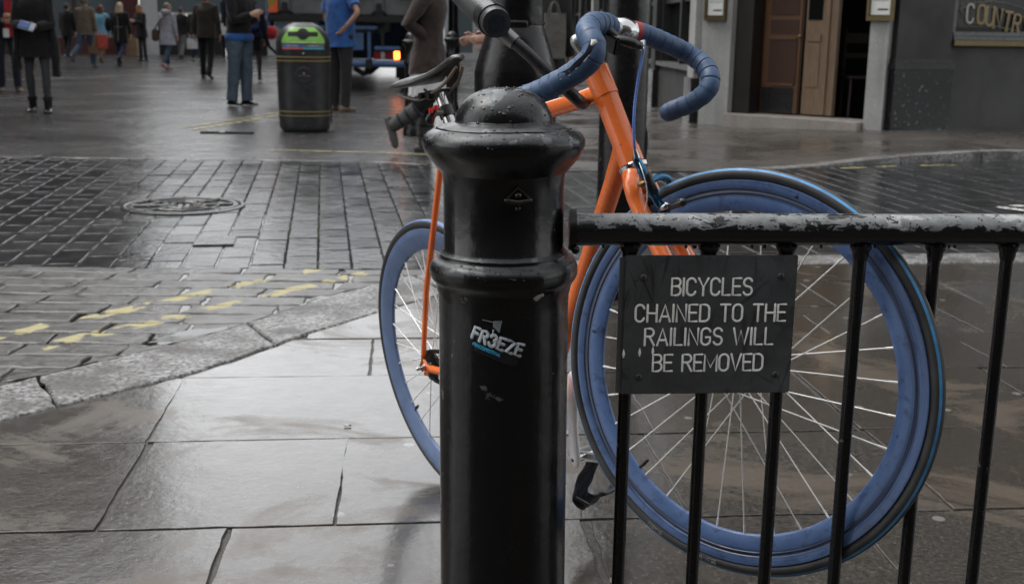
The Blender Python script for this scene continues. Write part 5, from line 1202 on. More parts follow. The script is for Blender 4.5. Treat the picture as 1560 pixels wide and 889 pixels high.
dr_ = G(346, 203); dt = thing('cellar_grille', 'flat dark metal grille lying on the street by the yellow line', 'grille', (dr_.x, dr_.y, 0), R_(4)); MB().box((0, 0, .004), (.55, .07, .016), bev=.004).build('frame', M_HOLE, dt); MB().box((-.05, 0, .012), (.05, .08, .012), bev=.003).build('hinge', M_SIL, dt); MB().box((0, .042, .006), (.56, .010, .018), bev=.003).build('edge', M_CAST, dt)
# twig end of litter on the paving
tg_ = G(529, 649); cg = thing('cigarette_end', 'thin pale cigarette end on the wet flagstone', 'cigarette', (tg_.x, tg_.y, .006), R_(8)); MB().tube([(-.009, 0, -.003), (.005, 0, -.003)], .0026, 8).build('paper', M_PAPER, cg); MB().tube([(.005, 0, -.003), (.011, 0, -.003)], .0027, 8).build('filter', M_BRASS, cg)

# ================================================================== THE TRUCK
TY = 21.0
tl, tr_ = A(409, 60, TY), A(650, 60, TY); tx = (tl.x+tr_.x)/2; TW = (tr_.x-tl.x); tk = thing('tipper_truck', 'grey and blue refuse truck seen from behind with one amber lamp lit', 'truck', (tx, TY, 0), R_(3))
zt = lambda y: A(530, y, TY).z
xk = lambda x: A(x, 60, TY).x-tx
M_TG = simple('truck_grey_steel', (.13, .135, .135), .5, 0, .35, 3, .1, 20); M_TB = simple('truck_blue', (.07, .14, .28), .42, 0, .25, 5); M_TD = simple('truck_dark', (.010, .010, .010), .6); M_TRED = simple('lamp_red', (.22, .012, .02), .25); M_TWH = simple('lamp_clear', (.45, .45, .42), .25); M_AMB = emit('amber_lamp_lit', (1, .22, .02), 4.5); M_CHV1 = simple('chevron_orange', (.75, .13, .04), .4); M_CHV2 = simple('chevron_olive', (.33, .22, .03), .4)
zb0 = zt(24)
MB().box((0, 3.4, zb0+1.0), (TW-.1, 6.6, 2.0), bev=.05).build('hopper_body', M_TG, tk)
tgp = MB().box((0, .04, zb0+1.0), (TW-.12, .10, 1.98), bev=.02).build('tailgate', M_TG, tk)
for i in range(4):
    w_ = TW/4; x_ = -TW/2+w_*(i+.5); MB().box((x_, -.03, zb0+1.05), (w_-.36, .06, 1.5), bev=.02).build('tailgate_panel', M_TG, tgp)
for x0 in (xk(437), xk(578), xk(512)): MB().box((x0, -.05, zb0+.95), (.17, .10, 1.9), bev=.015).build('rib', M_TG, tgp)
for x0 in (xk(437), xk(578)):
    mb = MB(); mb.box((x0, -.11, zb0+.12), (.10, .10, .18), bev=.015); mb.tube([(x0-.13, -.08, zb0+.02), (x0, -.13, zb0+.10), (x0+.13, -.08, zb0+.02)], .03, 8); mb.build('hinge', M_TD, tgp)
for x0, r in ((xk(434), .16), (xk(480), .14), (xk(560), .16), (xk(598), .11)): MB().ball((x0, -.06, zb0+.62), (r*.8, .06, r*1.1)).build('rubber_buffer', M_TD, tgp)
MB().box((0, -.04, zb0-.06), (TW-.05, .18, .12), bev=.02).build('sill_beam', M_TD, tk)
for s_ in (-1, 1): MB().box((s_*(TW/2-.03), .2, zb0+.9), (.07, .5, 2.2), bev=.015).build('corner_post', M_TB, tk)
cv = MB().box((xk(419), -.055, zt(21)+.65), (.17, .03, 1.3)).build('chevron_plate', M_CHV1, tk)
for k in range(5):
    z0 = zt(21)+.05+k*.26; mb = MB(); x0, x1 = xk(419)-.085, xk(419)+.085; mb.add([(x0, -.0715, z0), (x1, -.0715, z0+.17), (x1, -.0715, z0+.29), (x0, -.0715, z0+.12)], [(0, 1, 2, 3)], False); mb.build('chevron_stripe', M_CHV2, cv)
MB().box((0, 3.2, zb0-.18), (1.0, 6.4, .22), bev=.02).build('chassis', M_TD, tk)
MB().box((xk(500), .0, zt(42)), (xk(575)-xk(425), .10, .06), bev=.012).build('cross_bar', M_TB, tk)
MB().box((xk(538), .05, zt(58)), (.36, .05, .42), bev=.01).build('blue_panel', M_TB, tk)
MB().box((xk(562), .05, zt(72)), (.06, .08, .62), bev=.01).build('upright', M_TB, tk); MB().box((xk(582), .1, zt(55)), (.06, .08, .6), bev=.01).build('upright', M_TD, tk)
mb = MB(); mb.tube([(xk(470), -.06, zt(96.5)), (TW/2-.04, -.06, zt(96.5))], .065, 14, 'flat', sq=(1, .9)); mb.build('underrun_bar', M_TB, tk); MB().box((xk(562), -.07, zt(97)), (.12, .16, .16), bev=.01).build('bar_bracket', M_TD, tk)
mb = MB(); mb.tube([(xk(540), .2, zt(106)), (xk(552), .1, zt(112)), (xk(566), .1, zt(107)), (xk(574), .2, zt(100))], .05, 8, 'round'); mb.ball((xk(562), .1, zt(106)), .09); mb.build('tow_hitch', M_TD, tk)
for s_ in (-1, 1):
    xc_ = xk(590) if s_ > 0 else -xk(590)-.0; lc = bpy.data.objects.new('lamp_cluster', None); COL.objects.link(lc); lc.parent = tk
    MB().box((xc_, .02, zt(83)), (.50, .10, .17), bev=.015).build('housing', M_TD, lc)
    MB().box((xc_-s_*.17, -.036, zt(84)), (.13, .03, .125), bev=.01).build('lens', M_TRED, lc); MB().box((xc_-s_*.085, -.036, zt(84)), (.075, .03, .125), bev=.01).build('lens', M_TWH, lc); MB().box((xc_+s_*.035, -.036, zt(84)), (.15, .03, .125), bev=.01).build('lens', M_TRED, lc)
    MB().box((xc_+s_*.165, -.038, zt(83.5)), (.10, .035, .135), bev=.012).build('indicator', M_AMB if s_ > 0 else simple('amber_off', (.4, .12, .01), .3), lc)
    MB().box((xc_, .05, zt(73)), (.46, .3, .07), bev=.02).build('lamp_shroud', M_TB, lc)
MW = Matrix.Rotation(R_(90), 3, 'Y')
for s_ in (-1, 1):
    for yy in (1.6, 5.8):
        wh = bpy.data.objects.new('wheel', None); COL.objects.link(wh); wh.parent = tk; wh.location = (s_*(TW/2-.34), yy, .47)
        MB().lathe([(.25, -.22), (.42, -.22), (.465, -.18), (.47, 0), (.465, .18), (.42, .22), (.25, .22)], 32, M=MW, cap=False).build('tyre', M_TD, wh); MB().lathe([(0, -.1), (.25, -.12), (.26, 0), (.25, .12), (0, .1)], 24, M=MW).build('rim', M_TG, wh)
    fl_ = MB().box((s_*(TW/2-.34), 1.02, .50), (.52, .02, .62), bev=.004).build('mudflap', M_TD, tk)
MB().box((0, 7.6, 1.5), (TW-.15, 1.7, 2.2), bev=.12).build('cab', M_TB, tk); MB().box((0, 8.46, 1.9), (TW-.5, .02, .9), bev=.005).build('windscreen', M_GLASS, tk)
# ================================================================== PEOPLE
M_SKIN = simple('skin', (.42, .24, .17), .5, 0, .1, 20); M_SKIND = simple('skin_brown', (.13, .065, .04), .5, 0, .1, 20)
FAB = lambda n, c: fabric('cloth_'+n, c)
M_EYE = simple('eye_dark', (.02, .018, .016), .2)
def sym(d, k, s, de=0): return d.get(k+s, d.get(k, de))
def skin_mesh(verts, edges, root=0):
    me = bpy.data.meshes.new('tmp_skin'); me.from_pydata([tuple(v[0]) for v in verts], edges, []); o = bpy.data.objects.new('tmp_skin', me); COL.objects.link(o)
    m = o.modifiers.new('s', 'SKIN'); m.use_smooth_shade = True
    for i, v in enumerate(verts): me.skin_vertices[0].data[i].radius = (v[1], v[1]); me.skin_vertices[0].data[i].use_root = (i == root)
    s2 = o.modifiers.new('d', 'SUBSURF'); s2.levels = 1
    dg = bpy.context.evaluated_depsgraph_get(); ev = o.evaluated_get(dg); em = ev.to_mesh()
    vs = [v.co.copy() for v in em.vertices]; fs = [tuple(p.vertices) for p in em.polygons]; ev.to_mesh_clear(); bpy.data.objects.remove(o); bpy.data.meshes.remove(me); return vs, fs
def person(label, x, y, head, h, pose={}, top=None, legs=None, shoes=None, hair='short', hairc=(.05, .035, .025), skin=None, coat=None, skirt=None, sleeve=1.0, topc=None, cuffs=1.0, hood=False, group=None, extra=None, waist=1.0, boots=None, z=0):
    k = h/1.75; t = thing('person', label, 'person', (x, y, z), R_(head), group); skin = skin or M_SKIN
    g = pose.get
    ln = R_(g('lean', 3)); sp = Vector((math.sin(ln), 0, math.cos(ln))); rb_ = 1
    J = {}
    for s, sg in (('L', 1), ('R', -1)):
        a = R_(sym(pose, 'hip', s)); kn = R_(sym(pose, 'knee', s, 4)); ab = R_(sym(pose, 'spread', s, 3)); hp = Vector((0, sg*.088, 0))
        J['hip'+s] = hp; J['knee'+s] = hp+.43*Vector((math.sin(a)*math.cos(ab), sg*math.sin(ab), -math.cos(a)*math.cos(ab))); b = a-kn
        J['ank'+s] = J['knee'+s]+.42*Vector((math.sin(b), sg*.25*math.sin(ab), -math.cos(b))); fp_ = R_(sym(pose, 'foot', s, 0)); J['fd'+s] = Vector((math.cos(fp_), sg*.12, math.sin(fp_))).normalized()
        J['toe'+s] = J['ank'+s]+J['fd'+s]*.15+Vector((-.0, 0, -.05))
    low = min(min(J['ank'+s].z-.085+min(0, -.0), (J['ank'+s]+J['fd'+s]*.16).z-.085+ (.02 if J['fd'+s].z < -.2 else 0)) for s in 'LR')
    pel = Vector((0, 0, -low))
    for q in list(J):
        if q[:2] != 'fd': J[q] = J[q]+pel
    ch = pel+sp*.34; nk = pel+sp*.55; J.update(pel=pel, spine=pel+sp*.18, ch=ch, nk=nk)
    for s, sg in (('L', 1), ('R', -1)):
        sh = pel+sp*.475+Vector((0, sg*.175, 0)); a = R_(sym(pose, 'sh', s, 0)); ab = R_(sym(pose, 'ab', s, 8)); e = R_(sym(pose, 'el', s, 12)); inn = R_(sym(pose, 'in', s, 0))
        u = Vector((math.sin(a)*math.cos(ab), sg*math.sin(ab), -math.cos(a)*math.cos(ab))); el = sh+u*.29; f = Vector((math.sin(a+e)*math.cos(inn), -sg*math.sin(inn)+sg*math.sin(ab)*.3, -math.cos(a+e)*math.cos(inn))).normalized()
        J['sh'+s] = sh; J['el'+s] = el; J['wr'+s] = el+f*.25; J['hd'+s] = f
    hy, hp_ = R_(g('yaw', 0)), R_(g('nod', 0)); hc = nk+sp*.045+Vector((.02, 0, .075)); HM = Matrix.Rotation(hy, 3, 'Z') @ Matrix.Rotation(hp_, 3, 'Y')
    S3 = Matrix.Scale(k, 4)
    # body: one skin
    V = [(pel+Vector((0, 0, .02)), .115), (J['spine'], .105), (ch, .115), (pel+sp*.48, .075), (nk, .052), (hc-Vector((0, 0, .03)), .055)]; E = [(0, 1), (1, 2), (2, 3), (3, 4), (4, 5)]
    for s in 'LR':
        i = len(V); V += [(J['sh'+s], .050), (J['el'+s], .036), (J['wr'+s], .025)]; E += [(3, i), (i, i+1), (i+1, i+2)]
        i = len(V); V += [(J['hip'+s], .075), (J['knee'+s], .036), (J['ank'+s], .022), (J['ank'+s]+J['fd'+s]*.03+Vector((0, 0, -.03)), .014)]; E += [(0, i), (i, i+1), (i+1, i+2), (i+2, i+3)]
    vs, fs = skin_mesh(V, E); mb = MB(); mb.add(vs, fs, True)
    # head with brow, nose, mouth, chin, ears
    b0 = len(mb.v); mb.ball((0, 0, 0), (.098, .076, .118), 24, 18)
    for i in range(b0, len(mb.v)):
        p = mb.v[i]; q = p.copy()
        if p.z < 0: q.y *= 1-.32*(-p.z/.118)**1.4; q.x = q.x*(1-.22*(-p.z/.118)**1.5)+.012*(-p.z/.118)
        if p.x > .05:
            q.x += .024*math.exp(-(p.y/.014)**2-((p.z+.012)/.026)**2) - .008*math.exp(-((abs(p.y)-.032)/.016)**2-((p.z-.014)/.016)**2) + .006*math.exp(-(p.y/.03)**2-((p.z+.05)/.010)**2)
        mb.v[i] = hc+HM @ q
    for s in (-1, 1): mb.ball(hc+HM @ Vector((-.004, s*.076, -.008)), (.018, .008, .030), 10, 8, HM)
    # hands: palm, four fingers and a thumb
    for s, sg in (('L', 1), ('R', -1)):
        w_ = J['wr'+s]; f = J['hd'+s]; cl_ = sym(pose, 'grip', s, .35); inward = Vector((0, -sg, 0)); inward = (inward-inward.dot(f)*f).normalized(); side = f.cross(inward).normalized()
        if side.x < 0: side = -side
        mb.tube([w_-f*.02, w_+f*.03, w_+f*.085], [.026, .038, .036], 12, 'round', upv=tuple(side), sq=(1, .45))
        for q in range(4):
            r0 = w_+f*.085+side*(.027-.018*q); L = (.074, .082, .076, .058)[q]; d1 = (f+inward*cl_*.5).normalized(); d2 = (f*(1-cl_)+inward*cl_*1.3).normalized(); d3 = (f*(1-1.6*cl_)+inward*cl_*1.6).normalized()
            mb.tube([r0-f*.01, r0+d1*L*.45, r0+d1*L*.45+d2*L*.32, r0+d1*L*.45+d2*L*.32+d3*L*.23], [.0095, .009, .008, .0065], 8, 'round')
        r0 = w_+f*.03+side*.03; mb.tube([r0, r0+(side*.8+f*.6).normalized()*.035, r0+(side*.8+f*.6).normalized()*.035+(f+inward*cl_).normalized()*.03], [.012, .010, .008], 8, 'round')
    mb.xf(S3).build('body', skin, t)
    me = MB()
    for s in (-1, 1): me.ball(hc+HM @ Vector((.086, s*.032, .014)), .0095, 8, 6)
    me.xf(S3).build('eyes', M_EYE, t)
    # hair
    if hair:
        mh_ = MB(); b0 = 0; mh_.ball((0, 0, 0), (.108, .088, .126), 24, 16)
        lo_ = {'short': -.02, 'long': -.03, 'bob': -.05}.get(hair, -.02)
        for i in range(len(mh_.v)):
            p = mh_.v[i]; q = p.copy(); fr = p.x/.108
            lim = .018+.062*fr if fr > 0 else .018+(lo_-.06)*(-fr)**.6
            if q.z < lim: q = Vector((q.x*.90, q.y*.90, lim+(q.z-lim)*.12))
            mh_.v[i] = hc+HM @ (q+Vector((-.010, 0, .004)))
        if hair in ('long', 'bob'):
            D = .30 if hair == 'long' else .14; rg = []
            for i in range(8):
                f = i/7; zz = .06-f*(D+.06); wy = .086+.03*math.sin(f*2.6); wx = .06+.01*f; r = []
                for q in range(20):
                    a = 2*math.pi*q/20; r.append(hc+HM @ Vector((-.045-.025*f+wx*math.cos(a), wy*math.sin(a)*(1 if f < .9 else .8), zz+.012*math.sin(a*7+i))))
                rg.append(r)
            mh_.loft(rg)
        mh_.jitter(.006, 26); mh_.xf(S3).build('hair', simple('hair_%d' % int(hairc[0]*1000), hairc, .55, 0, .35, 60, .3, 120), t)
    n_ = 24
    def ring(c, rx, ry, fw=0, seed=0, e=2.3):
        r = []
        for q in range(n_):
            a = 2*math.pi*q/n_; cc, ss = math.cos(a), math.sin(a); m_ = (abs(cc)**e+abs(ss)**e)**(-1/e); r.append(c+Vector((rx*m_*cc+fw, ry*m_*ss, 0)))
        return r
    # trousers / tights
    if legs:
        mt = MB(); fit = legs[1] if isinstance(legs, tuple) else 1.0; lm = legs[0] if isinstance(legs, tuple) else legs
        mt.loft([ring(pel+Vector((0, 0, z)), rx*(.75+.25*fit), ry*(.8+.2*fit)) for z, rx, ry in ((-.10, .10, .15), (-.04, .125, .175), (.03, .125, .172), (.10, .115, .155), (.13, .112, .15))])
        for s in 'LR':
            a, b_, c_ = J['hip'+s], J['knee'+s], J['ank'+s]; c2 = b_.lerp(c_, cuffs); bk = Vector((0, 0, 0))
            mt.tube([a+Vector((0, 0, .0)), a.lerp(b_, .35), a.lerp(b_, .8), b_, b_.lerp(c2, .3), b_.lerp(c2, .65), c2, c2+(c2-b_).normalized()*.015], [max(.088, .098*fit), max(.080, .092*fit), max(.056, .070*fit), max(.050, .066*fit), max(.052, .064*fit), max(.042, .058*fit), max(.038, .058*fit), max(.038, .060*fit)], 20)
        mt.jitter(.012*fit, 9, seed=x); mt.jitter(.004, 30, seed=y); mt.xf(S3).build('trousers' if fit > .85 else 'leggings', lm, t)
    # shoes or boots
    if shoes:
        for s in 'LR':
            a = J['ank'+s]; f = J['fd'+s]; up = Vector((0, 0, 1)); up = (up-up.dot(f)*f).normalized(); sd = f.cross(up); rg = []
            for u_, wv, hh in ((-.085, .012, .035), (-.078, .030, .06), (-.04, .036, .075), (.02, .037, .07), (.07, .042, .052), (.12, .043, .04), (.16, .034, .03), (.178, .012, .016)):
                r = []
                for q in range(14):
                    an = 2*math.pi*q/14; r.append(a+f*u_*(1.12 if boots else 1)-up*.083+sd*(wv*(1.3 if boots else 1)*math.cos(an))+up*(hh*(math.sin(an)*.5+.5)))
                rg.append(r)
            ms = MB(); ms.loft(rg)
            if boots:
                b_ = J['knee'+s]; d_ = (b_-a).normalized(); bq = 1.22 if shoes is BTG else 1; ms.tube([a-up*.03, a+d_*.06, a+d_*boots*.6, a+d_*boots], [.048*bq, .052*bq, .060*bq, .064*bq], 18, 'flat'); ms.jitter(.004, 18)
            so = ms.xf(S3).build('boot' if boots else 'shoe', shoes, t)
            if boots: 
                mk = MB()
                for bz in (.07, .16, .25):
                    if bz < boots: mk.tube([a+d_*bz, a+d_*(bz+.022)], [(.060+.02*bz)*bq]*2, 18)
                mk.xf(S3).build('strap', M_NAVY, so)
                if shoes is BTG: MB().ball(a+d_*.09+sd*.055, (.012, .012, .012)).ball(a+d_*.18+sd*.06, (.012, .012, .012)).xf(S3).build('buckle', M_CHR, so)
    # skirt
    if skirt:
        m_, z0, fl_ = skirt; rg = []
        for i in range(7):
            f = i/6; rg.append(ring(pel+Vector((0, 0, .1-(z0+.1)*f)), .115+.03*f*fl_+.015*math.sin(f*3), .155+.045*f*fl_))
        mk = MB().loft(rg, False); 
        for i in range(len(mk.v)):
            p = mk.v[i]; a = math.atan2(p.y, p.x); w_ = (pel.z+.1-p.z)/(z0+.1); mk.v[i] = p+Vector((math.cos(a), math.sin(a), 0))*.012*w_*math.sin(a*11)
        mk.xf(S3).build('skirt', m_, t)
    # coat or shirt
    if top:
        hem = coat if coat is not None else -.06; mt = MB(); loose = pose.get('loose', 1.0); prof_ = []
        zs = [hem, hem+.04, -.02 if hem < -.1 else hem+.08, .08, .18, .28, .38, .45, .50, .53, .565]
        wx = [.155+max(0, -hem-.1)*.10, .15+max(0, -hem-.1)*.09, .145, .130*waist, .128*waist, .14, .145, .13, .105, .085, .072]; wy = [.20+max(0, -hem-.1)*.10, .197+max(0, -hem-.1)*.09, .19, .172*waist, .172*waist, .188, .20, .195, .165, .11, .078]
        rg = [ring(pel+sp*z_ if z_ > 0 else pel+Vector((0, 0, z_)), a_*loose, b_*loose, 0, 0, 2.4) for z_, a_, b_ in zip(zs, wx, wy)]
        mt.loft(rg, True)
        for s in 'LR':
            a, b_, c_ = J['sh'+s], J['el'+s], J['wr'+s]; ins = a+Vector((0, -.05 if s == 'L' else .05, .0))
            if sleeve > .6: pth = [ins, a+Vector((0, 0, .005)), a.lerp(b_, .5), b_, b_.lerp(c_, .5), b_.lerp(c_, .97*sleeve)]; rr = [.07, .078, .070, .063, .056, .050]
            else: pth = [ins, a+Vector((0, 0, .005)), a.lerp(b_, .45), a.lerp(b_, sleeve*1.6)]; rr = [.07, .077, .072, .070]
            mt.tube(pth, [q*loose for q in rr], 18)
        if hood: mt.ball(nk+Vector((-.085, 0, .0)), (.075, .12, .085), 18, 12); mt.tube([nk+Vector((.03*math.cos(q), .10*math.sin(q), .035)) for q in [i*math.pi/6 for i in range(12)]], .035, 10, closed=True)
        mt.jitter(.016, 7, seed=y); mt.jitter(.006, 22, seed=x)
        co_ = mt.xf(S3).build('coat' if hem < -.12 else ('t_shirt' if sleeve < .6 else 'jacket'), top, t)
    if extra: extra(t, J, k, HM, hc)
    return t, {q: t.matrix_basis @ (v*k) if False else (Matrix.Translation((x, y, z)) @ Matrix.Rotation(R_(head), 4, 'Z') @ (v*k)) for q, v in J.items() if q[:2] not in ('fd', 'hd')}
GP = 'pedestrians in the wet street'
DEN = FAB('denim', (.045, .075, .12)); DEND = FAB('dark_denim', (.022, .035, .07)); BLK_ = FAB('black', (.009, .009, .010)); CHAR = FAB('charcoal', (.022, .022, .024)); BRN = FAB('dark_olive_brown', (.035, .029, .023)); TAN = FAB('tan_tweed', (.15, .115, .085)); LGREY = FAB('pale_lilac_grey', (.36, .36, .41)); TSH = FAB('royal_blue', (.028, .095, .29)); BRW = FAB('cocoa_brown', (.042, .029, .024)); SKYB = FAB('sky_blue', (.16, .36, .48)); NAV = FAB('navy', (.014, .018, .04)); WHT_ = FAB('white', (.55, .55, .55)); GLEG = FAB('grey_leggings', (.045, .047, .05)); REDF = FAB('red', (.33, .02, .03))
SHB = simple('black_shoe', (.012, .012, .012), .3); SHG = simple('grey_shoe', (.20, .20, .20), .6); SHT = simple('tan_shoe', (.17, .12, .08), .6); SHP = simple('pink_shoe', (.40, .17, .17), .6); BTG = simple('grey_suede_boot', (.06, .058, .055), .7, 0, .3, 30, .3, 90)
# a heading of 0 faces +x (right); 90 faces away; 180 left; -90 towards the camera
g_ = lambda x_, y_: G(x_, y_)
PX = lambda x_, Y_: A(x_, 95, Y_).x            # where a photo column crosses a real distance
# woman in the brown jacket, mid-stride to the right
def ex_lace(t, J, k, HM, hc):
    m_ = MB(); pel = J['pel']; rg = []
    for i in range(5):
        f = i/4; r = []
        for q in range(40):
            a = 2*math.pi*q/40; rr_ = 1+.05*math.sin(q*2.5)*f; r.append(pel+Vector(((.15+.02*f)*math.cos(a)*rr_, (.19+.02*f)*math.sin(a)*rr_, -.15-.25*f+.012*math.sin(q*1.6)*f)))
        rg.append(r)
    m_.loft(rg, False).xf(Matrix.Scale(k, 4)).build('lace_hem', WHT_, t)
    mp = MB(); mp.tube([pel+Vector((.12, -.14, .03)), pel+Vector((.05, -.20, -.12))], .006, 6); mp.xf(Matrix.Scale(k, 4)).build('pocket_seam', CHAR, t)
p_ = g_(655, 235); bw, Jb = person('woman in a cocoa brown jacket striding right in grey buckled boots', p_.x-.02, p_.y, -12, 1.70, dict(hipL=-3, kneeL=3, hipR=9, kneeR=64, footR=-68, lean=4, shL=-34, elL=74, inL=38, shR=-30, elR=78, inR=42, ab=15, grip=.8), BRW, (BLK_, .72), BTG, 'long', (.10, .04, .022), coat=-.20, boots=.26, extra=ex_lace, waist=.95)
# man in the blue t-shirt behind the bin, hand on hip
p_ = Vector((PX(519, 15.8), 15.8, 0)); person('man in a royal blue t-shirt with a hand on his hip behind the litter bin', p_.x, p_.y, 55, 1.86, dict(lean=1, shR=-22, abR=42, elR=-0, inR=0, shL=-5, abL=12, elL=70, hipL=2, hipR=-2) | dict(elR=8, inR=52), TSH, (CHAR, 1.05), SHT, 'short', (.04, .03, .02), sleeve=.42, coat=-.14, waist=1.12)
# man in paint-marked jeans
def ex_paint(t, J, k, HM, hc):
    m_ = MB(); 
    m_.tube([J['pel']+Vector((0, .0, -.02))+Vector((.155*math.cos(a), .205*math.sin(a), 0)) for a in [i*math.pi/12 for i in range(24)]], .035, 8, closed=True, sq=(1.4, .5), upv=(0, 0, 1)); m_.xf(Matrix.Scale(k, 4)).build('blue_shirt_hem', TSH, t)
    m2 = MB(); m2.box(J['pel']+Vector((-.20, .02, .30)), (.13, .22, .36), bev=.04); m2.xf(Matrix.Scale(k, 4)); m2.build('rucksack', NAV, t)
DENP = None
def m_denimp():
    t = NT('paint_marked_denim'); p = t.objc(); f = t.noise(9, 5); c = t.ramp(f, [(.25, (.035, .055, .08)), (.75, (.085, .115, .145))]); sp_ = t.ramp(t.noise(11, 6, .7, p, .5), [(.60, 0), (.66, 1)]); t.set('Base Color', t.mix(t.math('MULTIPLY', sp_, .6), c, (.26, .26, .24))); t.set('Roughness', .9); t.set('Normal', t.bump(t.noise(14, 4, .6), .7, .03)); return t.done()
p_ = g_(368, 161); person('man standing in paint marked blue jeans and a black jacket', p_.x, p_.y, -28, 1.80, dict(hipL=3, hipR=-3, spread=1, shL=12, elL=95, inL=40, shR=15, elR=100, inR=40), BLK_, (m_denimp(), 1.28), SHB, 'short', (.05, .04, .03), coat=-.05, extra=ex_paint, waist=1.05)
# woman in black coat reading a leaflet
p_ = g_(62, 171); 
def ex_parka(t, J, k, HM, hc):
    m_ = MB(); pel = J['pel']
    for s in (-1, 1):
        rg = []
        for i in range(8):
            f = i/7; r = []
            for q in range(16):
                a = 2*math.pi*q/16; r.append(pel+Vector((-.02+.09*math.cos(a)+.05*f, s*(.20+.05*f)+.055*math.sin(a), .30-.72*f-.05*s*f)))
            rg.append(r)
        m_.loft(rg)
    m_.jitter(.03, 6); m_.ball(J['nk']+Vector((-.09, 0, -.02)), (.09, .15, .10)); m_.xf(Matrix.Scale(k, 4)).build('open_parka', BLK_, t)
_, JG = person('woman in a long open black parka and leggings holding a leaflet', p_.x, p_.y, -82, 1.68, dict(hipL=7, kneeL=6, hipR=-5, kneeR=6, shL=10, elL=72, inL=32, shR=10, elR=76, inR=32, nod=22, grip=.5), BLK_, (GLEG, .68), SHB, 'long', (.012, .010, .010), M_SKIND, coat=-.22, boots=.12, extra=ex_parka)
lf = (JG['wrL']+JG['wrR'])/2+Vector((.02, -.10, .0)); lt_ = thing('leaflet', 'folded blue and white leaflet held by the woman in the black parka', 'leaflet', tuple(lf), R_(12))
MB().box((0, 0, 0), (.19, .012, .12), Matrix.Rotation(R_(-38), 3, 'X') @ Matrix.Rotation(R_(18), 3, 'Y'), .003).build('pages', simple('leaflet_paper', (.33, .36, .42), .4, var=.5, nscale=14), lt_); MB().box((-.03, -.008, .012), (.13, .012, .09), Matrix.Rotation(R_(-38), 3, 'X') @ Matrix.Rotation(R_(18), 3, 'Y'), .003).build('printed_block', simple('leaflet_blue', (.05, .10, .30), .4), lt_)
# man at the far left edge with a red scarf or bag
p_ = g_(16, 139)
def ex_red(t, J, k, HM, hc):
    m_ = MB(); m_.box(J['pel']+Vector((.15, .04, .20)), (.04, .16, .56), bev=.018); m_.jitter(.012, 9); m_.xf(Matrix.Scale(k, 4)).build('red_scarf', REDF, t); MB().box(J['pel']+Vector((.18, -.02, -.02)), (.03, .09, .14), bev=.004).xf(Matrix.Scale(k, 4)).build('white_paper', M_PAPER, t)
person('man in a navy jacket with a hanging red scarf at the left edge', p_.x, p_.y, -60, 1.78, dict(hipL=4, hipR=-4, shL=12, elL=90, inL=40, shR=5, elR=80, inR=35), NAV, (FAB('black_blue_denim', (.014, .018, .028)), 1.05), SHT, 'short', (.03, .025, .02), coat=-.02, extra=ex_red)
# further pedestrians
person('dark clothed person walking behind the man in tan', PX(106, 36), 36, 80, 1.72, dict(hipL=14, kneeL=10, hipR=-14, kneeR=22, footR=-25), BLK_, (BLK_, 1), SHG, 'short', (.02, .016, .014), coat=-.2, group=GP)
_, JT = person('man in a tan tweed jacket and blue jeans walking away', PX(133, 30.5), 30.5, 82, 1.80, dict(hipL=-20, kneeL=38, footL=-45, hipR=10, kneeR=6, sh=2), TAN, (DEN, 1.1), SHG, 'short', (.12, .10, .08), coat=-.14, waist=1.1, group=GP)
person('woman in a sky blue jacket walking beside the man in tan', PX(157, 34.5), 34.5, 78, 1.66, dict(hipL=10, kneeL=8, hipR=-12, kneeR=22, footR=-25), SKYB, (FAB('taupe', (.10, .085, .07)), .9), SHT, 'long', (.11, .04, .02), coat=-.16, group=GP)
_, JBl = person('blonde woman in a black coat with pale seams walking away', PX(186, 31.5), 31.5, 84, 1.68, dict(hipL=8, kneeL=6, hipR=-14, kneeR=36, footR=-40, shR=-4, elR=14, abR=14), BLK_, (DEND, .95), SHB, 'long', (.42, .34, .23), coat=-.30, group=GP,
    extra=lambda t, J, k, HM, hc: (MB().tube([J['pel']+Vector((-.155, 0, .40)), J['pel']+Vector((-.150, 0, .12)), J['pel']+Vector((-.175, 0, -.26))], .008, 6).tube([J['pel']+Vector((-.12, .12, .14)), J['pel']+Vector((-.147, 0, .13)), J['pel']+Vector((-.12, -.12, .14))], .007, 6).xf(Matrix.Scale(k, 4)).build('pale_piping', FAB('pale_piping', (.30, .27, .24)), t), MB().ball(J['shL']+Vector((-.08, .14, -.28)), (.10, .09, .20)).xf(Matrix.Scale(k, 4)).build('shoulder_bag', BLK_, t)))
person('man with an orange scarf and black jacket looking at his phone', PX(218, 36), 36, -125, 1.70, dict(shL=18, elL=95, inL=35, shR=15, elR=95, inR=30, nod=25), BLK_, (CHAR, .9), SHB, 'short', (.16, .12, .08), coat=-.2, group=GP,
    extra=lambda t, J, k, HM, hc: MB().tube([J['nk']+Vector((.075*math.cos(a), .085*math.sin(a), .02)) for a in [i*math.pi/8 for i in range(16)]], .032, 10, closed=True).jitter(.01, 20).xf(Matrix.Scale(k, 4)).build('orange_scarf', FAB('orange', (.55, .17, .02)), t))
_, JW = person('woman in a pale grey hooded coat and rolled jeans', PX(257, 29.8), 29.8, 66, 1.66, dict(hipL=12, kneeL=8, hipR=-14, kneeR=20, footR=-30, sh=2, yaw=-50), LGREY, (DEN, .95), SHP, 'short', (.16, .12, .09), coat=-.28, hood=True, cuffs=.82, group=GP)
person('man in a dark olive brown jacket and black trousers walking away', PX(316, 25), 25, 84, 1.82, dict(hipL=6, kneeL=4, hipR=-8, kneeR=18, footR=-20, sh=-4, ab=14), BRN, (BLK_, 1.0), SHB, 'short', (.05, .04, .03), coat=-.12, waist=1.05, group=GP)
